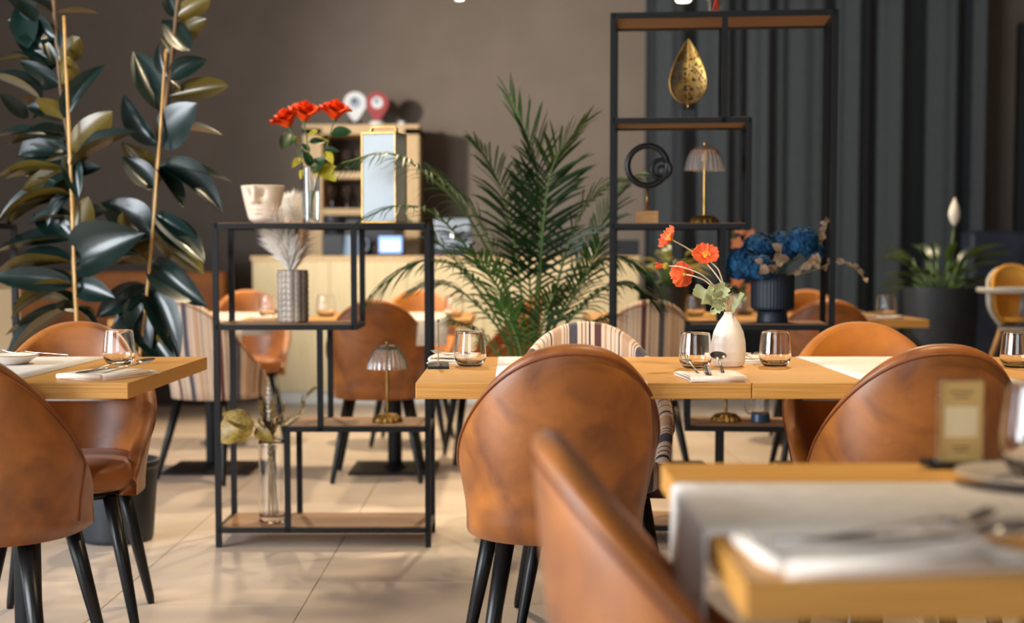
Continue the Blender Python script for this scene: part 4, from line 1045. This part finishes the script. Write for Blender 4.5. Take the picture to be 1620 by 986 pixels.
# ---------------------------------------------------------------- white vase and poppies
vp = PZ(1152, 580, TZ); vp = Vector((vp.x, vp.y, TZ + .0003))
t = thing('bud_vase', 'white bottle-shaped ceramic vase holding orange poppies', 'vase', vp)
MB().lathe([(.001,0),(.036,0),(.041,.003),(.0445,.015),(.0465,.04),(.0455,.065),(.040,.092),(.030,.114),(.019,.130),(.0135,.138),(.0115,.146),(.0095,.146),(.0105,.136),(.016,.128),(.028,.11),(.036,.08),(.036,.02),(.001,.01)], 48).build('body', M['ceramic'], t)
PT = []
def poppy(label, head, axis, ctrl, Rm=.035, openness=1.0, bud=False):
    s0 = vp + Vector((random.uniform(-.004,.004), random.uniform(-.004,.004), .012)); D0 = vp.y
    t = thing('poppy', label, 'flower', s0, 0, 'orange poppies in the white vase')
    hp_ = P(head[0], head[1], D0 + head[2])
    q = [p - s0 for p in interp([s0, vp + Vector((random.uniform(-.004,.004),0,.14))] + [P(x, y, D0 + d) for x, y, d in ctrl] + [hp_], 28)]
    MB().tube(q, .0018, 7).build('stem', M['fuzzstem'], t)
    ax = Vector(axis).normalized(); u = ax.orthogonal().normalized(); v = ax.cross(u); c_ = q[-1]
    if bud:
        mb = MB()
        for k in range(6): petal_patch(mb, c_, ax, None, .008, .028, .9, k*1.05, .001, 0, 5)
        mb.build('bud', M['poppy'], t); MB().sphere(c_, .0095).build('calyx', M['yellowleaf'], t); return
    for k in range(5):
        mb = MB(); rows = []; a0 = k*2*math.pi/5 + .3
        for i in range(8):
            kk = i/7; row = []
            for j in range(13):
                w_ = j/6 - 1; a = a0 + w_*.74*(.5 + .5*math.sin(math.pi*min(1, .2+kk*.6)))
                rr = Rm*(kk**.85)*(1 - .10*w_*w_*kk) * (1 + .03*math.sin(7*w_*3))
                h2 = Rm*(.62*kk**2*(1.35-openness) + .10*kk) + .0035*math.sin(8*w_ + k)*kk*kk + .0015*(k % 2)
                row.append(c_ + (u*math.cos(a) + v*math.sin(a))*rr + ax*h2)
            rows.append(row)
        o = mb.grid(rows).build('petal', M['poppy'], t); o.modifiers.new('s','SOLIDIFY').thickness = .0005
    mb = MB(); mb.sphere(c_ + ax*.005, .0055)
    for k in range(26):
        a = k*2.4; r_ = .003 + .009*((k*7) % 11)/11
        e_ = c_ + (u*math.cos(a)+v*math.sin(a))*r_*1.1 + ax*.012; mb.tube([c_ + ax*.003, e_], .0005, 4); mb.sphere(e_, .0012, 6, 4)
    mb.build('stamens', M['yellow'], t)
    MB().sphere(c_ - ax*.001, .005).build('calyx', M['yellowleaf'], t)
poppy('orange poppy highest in the vase, seen from its side', (1062,379,-.01), (-.75,-.25,.45), [(1146,458,0),(1125,425,.03),(1095,398,.02)], .034, .72)
poppy('orange poppy facing forward with a yellow centre', (1116,407,-.02), (-.05,-.75,.66), [(1148,465,0),(1138,430,-.01),(1128,418,-.015)], .037, .9)
poppy('orange poppy turned away, seen from behind, lowest at left', (1083,434,.02), (-.35,.86,-.05), [(1140,470,0),(1118,446,.0),(1098,437,.0)], .036, .85)
poppy('closed orange poppy bud furthest left', (1053,421,0), (-1,-.1,.05), [(1142,470,.0),(1115,438,-.02),(1080,423,-.01)], bud=True)
sg_ = thing('leafy_sprig', 'pale sage leaves at the mouth of the white vase', 'leaf sprig', vp + Vector((0,0,.13)))
so_ = vp + Vector((0,0,.13))
def lobed(mat, seed):
    rnd = random.Random(seed); rows = []; n = 24
    for i in range(n+1):
        k = i/n; w = .5*math.sin(math.pi*k**.75)**.7*(1 + .30*math.cos(k*22)) if 0 < k < 1 else .004
        rows.append([(k - .08*abs(v)*math.sin(k*20), v*w, .22*abs(v)*w - .15*k*k + .02*math.sin(14*k+v)) for v in (1,.5,0,-.5,-1)])
    return MB().grid(rows).mesh('leaf', mat)
LB = lobed(M['sage'], 1)
for b, e_, w_, nn in (((1143,484),(1098,455),.62,(0,-1,.5)), ((1141,470),(1120,458),.9,(.2,-1,.6)), ((1144,478),(1138,448),.95,(.1,-1,.4)), ((1146,486),(1125,495),.6,(0,-.8,.7)), ((1160,494),(1174,462),.42,(-.7,-.6,.3)), ((1140,470),(1152,456),.8,(0,-1,.3))):
    Bq = P(b[0], b[1], vp.y - .012) - so_; Eq = P(e_[0], e_[1], vp.y - .03) - so_
    MB().tube([(0,0,.0), (Bq.x*.4, Bq.y*.4, Bq.z*.6), Bq], .0016, 6).build('stalk', M['fuzzstem'], sg_)
    place(LB, 'leaf', sg_, frame(Bq, Eq, nn, w_))

# ---------------------------------------------------------------- bar counter and cabinet
cx0, cx1 = P(400, 500, 10.1).x, P(1010, 500, 10.1).x
ct = thing('bar_counter', 'long pale wooden bar counter before the back wall', 'counter', ((cx0+cx1)/2, 10.4, 0))
hw = (cx1-cx0)/2; n = 5
for i in range(n):
    MB().box((-hw + 2*hw*i/n + .002, -.30, .09), (-hw + 2*hw*(i+1)/n - .002, -.28, 1.02)).build('front_panel', M['pine'], ct, False)
MB().box((-hw,-.28,.09),(hw,.28,1.02)).build('carcass', M['pine'], ct, False)
MB().box((-hw-.01,-.31,1.02),(hw+.01,.30,1.055)).build('worktop', M['cabwood'], ct, False, bevel=.002)
MB().box((-hw+.02,-.27,0),(hw-.02,.27,.09)).build('plinth', M['baseb'], ct, False)
bx0, bx1, by0, by1 = P(480, 300, 10.95).x, P(663, 300, 10.95).x, 10.95, 11.44
cb = thing('back_bar_cabinet', 'tall wooden cabinet with open niches of glasses against the back wall', 'cabinet', ((bx0+bx1)/2, by0, 0))
w2 = (bx1-bx0)/2; dpt = by1-by0; ztop = P(570,197,10.95).z
def zc(y): return P(570, y, 10.95).z
MB().box((-w2,0,0),(-w2+.145,dpt,ztop-.03)).build('left_upright', M['cabwood'], cb, False)
MB().box((w2-.11,0,0),(w2,dpt,ztop-.03)).build('right_upright', M['cabwood'], cb, False)
MB().box((-w2,0,ztop-.075),(w2,dpt,ztop)).build('top_panel', M['cabwood'], cb, False)
MB().box((-w2+.145,dpt-.02,0),(w2-.11,dpt,ztop-.075)).build('back_panel', M['darkwood'], cb, False)
for y in (272, 330):
    MB().box((-w2+.145,.01,zc(y)-.05),(w2-.11,dpt-.02,zc(y))).build('niche_shelf', M['cabwood'], cb, False)
MB().box((-w2+.145,.01,0),(w2-.11,dpt-.02,.9)).build('lower_door', M['cabwood'], cb, False)
WG = MB().lathe([(.001,0),(.032,0),(.03,.003),(.004,.006),(.0035,.07),(.012,.082),(.032,.11),(.036,.14),(.03,.18),(.0285,.18),(.034,.14),(.03,.112),(.012,.087),(.001,.084)], 20).mesh('wine_glass', M['glass'])
k = 0
for row, (yy, nm) in enumerate(((272,'upper'),(330,'lower'))):
    for i in range(5):
        o = bpy.data.objects.new('wine_glass', WG); C.objects.link(o); o.location = ((bx0+bx1)/2 - w2 + .2 + i*.11, by0 + .12 + .06*(i % 2), zc(yy) + .0005)
        tag(o, 'stemmed glass in the %s niche of the back cabinet, %s from the left' % (nm, ('first','second','third','fourth','fifth')[i]), 'glass', 'wine glasses in the %s cabinet niche' % nm)
def pin(label, px, mat, basemat):
    p = P(px, 197, 11.1); p.z = ztop + .0004; t = thing('pin_trophy', label, 'trophy', p)
    MB().lathe([(.001,0),(.06,0),(.062,.004),(.056,.035),(.001,.04)], 28).build('base', M[basemat], t)
    mb = MB(); n_ = 36; pr = []
    for i in range(n_):
        a = -math.pi/2 + 2*math.pi*i/n_; x, z = .088*math.cos(a), .175 + .088*math.sin(a)
        if z < .14: x *= max(.12, ((z-.03)/.11) if z > .03 else .12); z = .14 - (.14 - z)*2.0
        pr.append((x, max(.03, z)))
    mb.add([(x,-.012,z) for x, z in pr] + [(x,.012,z) for x, z in pr], [tuple(range(n_)), tuple(reversed(range(n_,2*n_)))] + [(i,(i+1)%n_ ,n_+(i+1)%n_, n_+i) for i in range(n_)])
    b = mb.build('pin', M[mat], t, False)
    e_ = MB().lathe([(.001,0),(.045,0),(.045,.003),(.001,.003)], 24).xf(Matrix.Translation((0,-.0125,.18)) @ Matrix.Rotation(R(90),4,'X')).build('emblem_disc', M['whitepin' if mat == 'redpin' else 'greymetal'], b, False)
    MB().lathe([(.001,0),(.02,0),(.018,.004),(.001,.004)], 16).xf(Matrix.Translation((-.004,-.016,.192)) @ Matrix.Rotation(R(90),4,'X')).build('emblem_mark', M['darkgrey' if mat != 'redpin' else 'bluegrey'], b, False)
pin('white map-pin trophy on top of the back cabinet', 562, 'whitepin', 'darkgrey')
pin('red map-pin trophy on top of the back cabinet', 597, 'redpin', 'whitepin')
p = P(636, 197, 11.05); o = MB().lathe([(.001,0),(.02,0),(.026,.014),(.026,.03),(.024,.03),(.022,.012),(.001,.008)], 20).build('tealight_cup', M['whitepin']); o.location = (p.x, p.y, ztop+.0004); tag(o, 'small pale cup at the right end of the cabinet top', 'cup')
def on_counter(px, D=10.35): q = P(px, 400, D); return Vector((q.x, D, 1.0554))
t = thing('payment_terminal', 'payment screen glowing blue-white on a post, on the bar counter', 'screen', on_counter(618))
MB().box((-.05,-.04,0),(.05,.04,.01)).build('foot', M['darkgrey'], t, False); MB().box((-.02,-.005,.01),(.0,.02,.06)).build('post', M['darkgrey'], t, False)
s_ = MB().box((-.092,-.02,.012),(.092,.0,.150)).build('housing', M['darkgrey'], t, False)
MB().box((-.082,-.0215,.022),(.082,-.0195,.140)).build('display', M['screen'], s_, False); MB().box((-.06,-.0222,.045),(.06,-.0216,.10)).build('display_text', M['screenw'], s_, False)
t = thing('till_monitor', 'dark till monitor on the bar counter, left of the payment screen', 'monitor', on_counter(585, 10.5))
MB().box((-.06,-.05,0),(.06,.05,.015)).build('foot', M['darkgrey'], t, False); MB().box((-.02,0,.015),(.02,.03,.14)).build('neck', M['darkgrey'], t, False); MB().box((-.18,-.01,.08),(.18,.015,.27)).build('panel', M['darkgrey'], t, False)
t = thing('coffee_grinder', 'dark coffee grinder on the bar counter under the roses', 'grinder', on_counter(529, 10.5))
MB().box((-.08,-.08,0),(.08,.08,.16)).build('body', M['darkgrey'], t, False, bevel=.01); MB().lathe([(.05,.16),(.085,.26),(.085,.28),(.001,.285)], 24).build('hopper', M['mug'], t)
t = thing('water_jug', 'blue-grey jug on the bar counter beside the monitor', 'jug', on_counter(560, 10.3))
MB().lathe([(.001,0),(.075,0),(.077,.004),(.066,.14),(.07,.15),(.066,.151),(.06,.13),(.001,.02)], 28).build('body', M['bluegrey'], t); MB().tube(interp([(.066,0,.13),(.1,0,.11),(.1,0,.05),(.072,0,.03)], 12), .007, 8).build('handle', M['bluegrey'], t)
t = thing('coffee_machine', 'grey coffee machine on the bar counter behind the palm fronds', 'coffee machine', on_counter(717, 10.45))
MB().box((-.13,-.14,0),(.13,.18,.05)).build('tray', M['darkgrey'], t, False); MB().box((-.13,.02,.05),(.13,.18,.25)).build('back_body', M['greymetal'], t, False)
MB().box((-.13,-.14,.17),(.13,.02,.27)).build('head', M['greymetal'], t, False, bevel=.008); MB().lathe([(.03,.12),(.03,.17)], 20, cap0=True, c=(0,-.06,0)).build('group_head', M['steel'], t)
t = thing('card_box', 'dark box on the right end of the bar counter, behind the tall shelf', 'box', on_counter(990, 10.4))
MB().box((-.09,-.07,0),(.09,.07,.10)).build('body', M['darkgrey'], t, False, bevel=.006); MB().box((-.092,-.072,.10),(.092,.072,.115)).build('lid', M['darkgrey'], t, False)
o = MB().lathe([(.001,0),(.035,0),(.04,.05),(.04,.07),(.037,.07),(.034,.01),(.001,.008)], 24).build('cup', M['ceramic']); o.location = on_counter(937, 10.3); tag(o, 'white cup on the bar counter behind the palm', 'cup')

# banquette at the far left, booth at the far right
bq = thing('banquette', 'orange upholstered banquette with dark wooden back, left of the bar counter', 'banquette', (-3.1, 10.3, 0))
MB().box((-1.0,-.3,0),(1.0,.3,.42)).build('base', M['darkwood'], bq, False); MB().box((-1.0,-.32,.42),(1.0,.2,.50)).build('seat', M['cognac'], bq, False, bevel=.02)
MB().box((-1.0,.12,.50),(1.0,.26,.94)).build('back_cushion', M['cognac'], bq, False, bevel=.02); MB().box((-1.02,.26,0),(1.02,.32,1.09)).build('back_board', M['darkwood'], bq, False)
bo = P(1535, 365, 9.5)
bt = thing('booth', 'dark blue upholstered booth back at the right edge behind the high chair', 'booth', (bo.x + 1.0, 9.6, 0))
MB().box((-1.0,-.1,.12),(1.0,.12,bo.z)).build('back_rest', M['booth'], bt, False, bevel=.03); MB().box((-1.0,.12,0),(1.0,.7,.45)).build('seat', M['booth'], bt, False, bevel=.03)
MB().box((-.98,-.08,0),(.98,.65,.12)).build('plinth', M['darkgrey'], bt, False)

# high chair
hx = P(1612, 470, 7.8); hc = thing('high_chair', 'white high chair with tray and yellow cushion at the right edge', 'high chair', (hx.x, 7.8, 0), R(0))
def hz(y): return P(1612, y, 7.8).z
rows = []
for i in range(13):
    a = R(-100 + 200*i/12); row = []
    for j in range(8):
        k = j/7; z = hz(518) + (hz(420 + 50*abs(math.sin(a/2))**2*1.6) - hz(518))*k
        r_ = .10 + .075*math.sin(min(1, k*1.5)*math.pi/2); row.append((r_*math.sin(a), .9*r_*math.cos(a), z))
    rows.append(row)
sh = MB().grid(rows).build('seat_shell', M['hiwhite'], hc); sh.modifiers.new('s','SOLIDIFY').thickness = .016
rows2 = [[(x*.86, y*.86 - .0, z + .008) for x, y, z in r] for r in rows]
cu = MB().grid(rows2).build('cushion', M['hiyellow'], hc); cu.modifiers.new('s','SOLIDIFY').thickness = .02
MB().lathe([(.001,hz(518)-.02),(.105,hz(518)-.015),(.11,hz(518)),(.001,hz(516))], 28).build('seat_pan', M['hiwhite'], hc)
MB().lathe([(.001,hz(508)),(.085,hz(508)),(.09,hz(502)),(.001,hz(500))], 28).build('seat_cushion', M['hiyellow'], hc)
mb = MB(); tr = []
for i in range(36):
    a = 2*math.pi*i/36; c_, s_ = math.cos(a), math.sin(a); tr.append((.255*math.copysign(abs(c_)**.6, c_), -.12 + .15*math.copysign(abs(s_)**.6, s_)))
zt = hz(462)
mb.grid([[(x, y, zt) for x, y in tr], [(x*1.02, y, zt+.012) for x, y in tr], [(x, y, zt+.026) for x, y in tr], [(x*.94, (y+.12)*.92-.12, zt+.024) for x, y in tr], [(x*.92, (y+.12)*.9-.12, zt+.014) for x, y in tr]], closed_u=True)
mb.f.append(tuple(reversed(range(36)))); mb.mi.append(0); mb.f.append(tuple(range(144,180))); mb.mi.append(0)
mb.build('tray', M['hiwhite'], hc)
MB().tube([(0,-.08,zt),(0,-.02,hz(518))], .014, 8).build('tray_support', M['greymetal'], hc)
for sx in (-1, 1):
    for sy in (-1, 1): MB().tube([(sx*.07, sy*.06, hz(516)-.015), (sx*.24, sy*.2, 0)], [.016,.012], 10).build('leg', M['beech'], hc)
MB().box((-.12,-.17,.24),(.12,-.13,.255)).build('footrest', M['beech'], hc, False)

# white sideboard far left behind the plant
sb = thing('sideboard', 'pale sideboard at the far left behind the rubber plant', 'sideboard', (-3.3, 7.6, 0))
MB().box((-.6,-.2,.1),(.6,.2,.92)).build('carcass', M['hiwhite'], sb, False); MB().box((-.62,-.22,.92),(.62,.22,.95)).build('top', M['hiwhite'], sb, False, bevel=.003)
for sx in (-1, 1):
    d_ = MB().box((sx*.3-.29,-.215,.12),(sx*.3+.29,-.2,.9)).build('door', M['hiwhite'], sb, False); MB().tube([(sx*.06,-.225,.45),(sx*.06,-.225,.58)], .006, 8).build('handle', M['steel'], d_)
for sx in (-1, 1):
    for sy in (-1, 1): MB().tube([(sx*.54, sy*.15, .1), (sx*.55, sy*.16, 0)], .015, 8).build('leg', M['black'], sb)
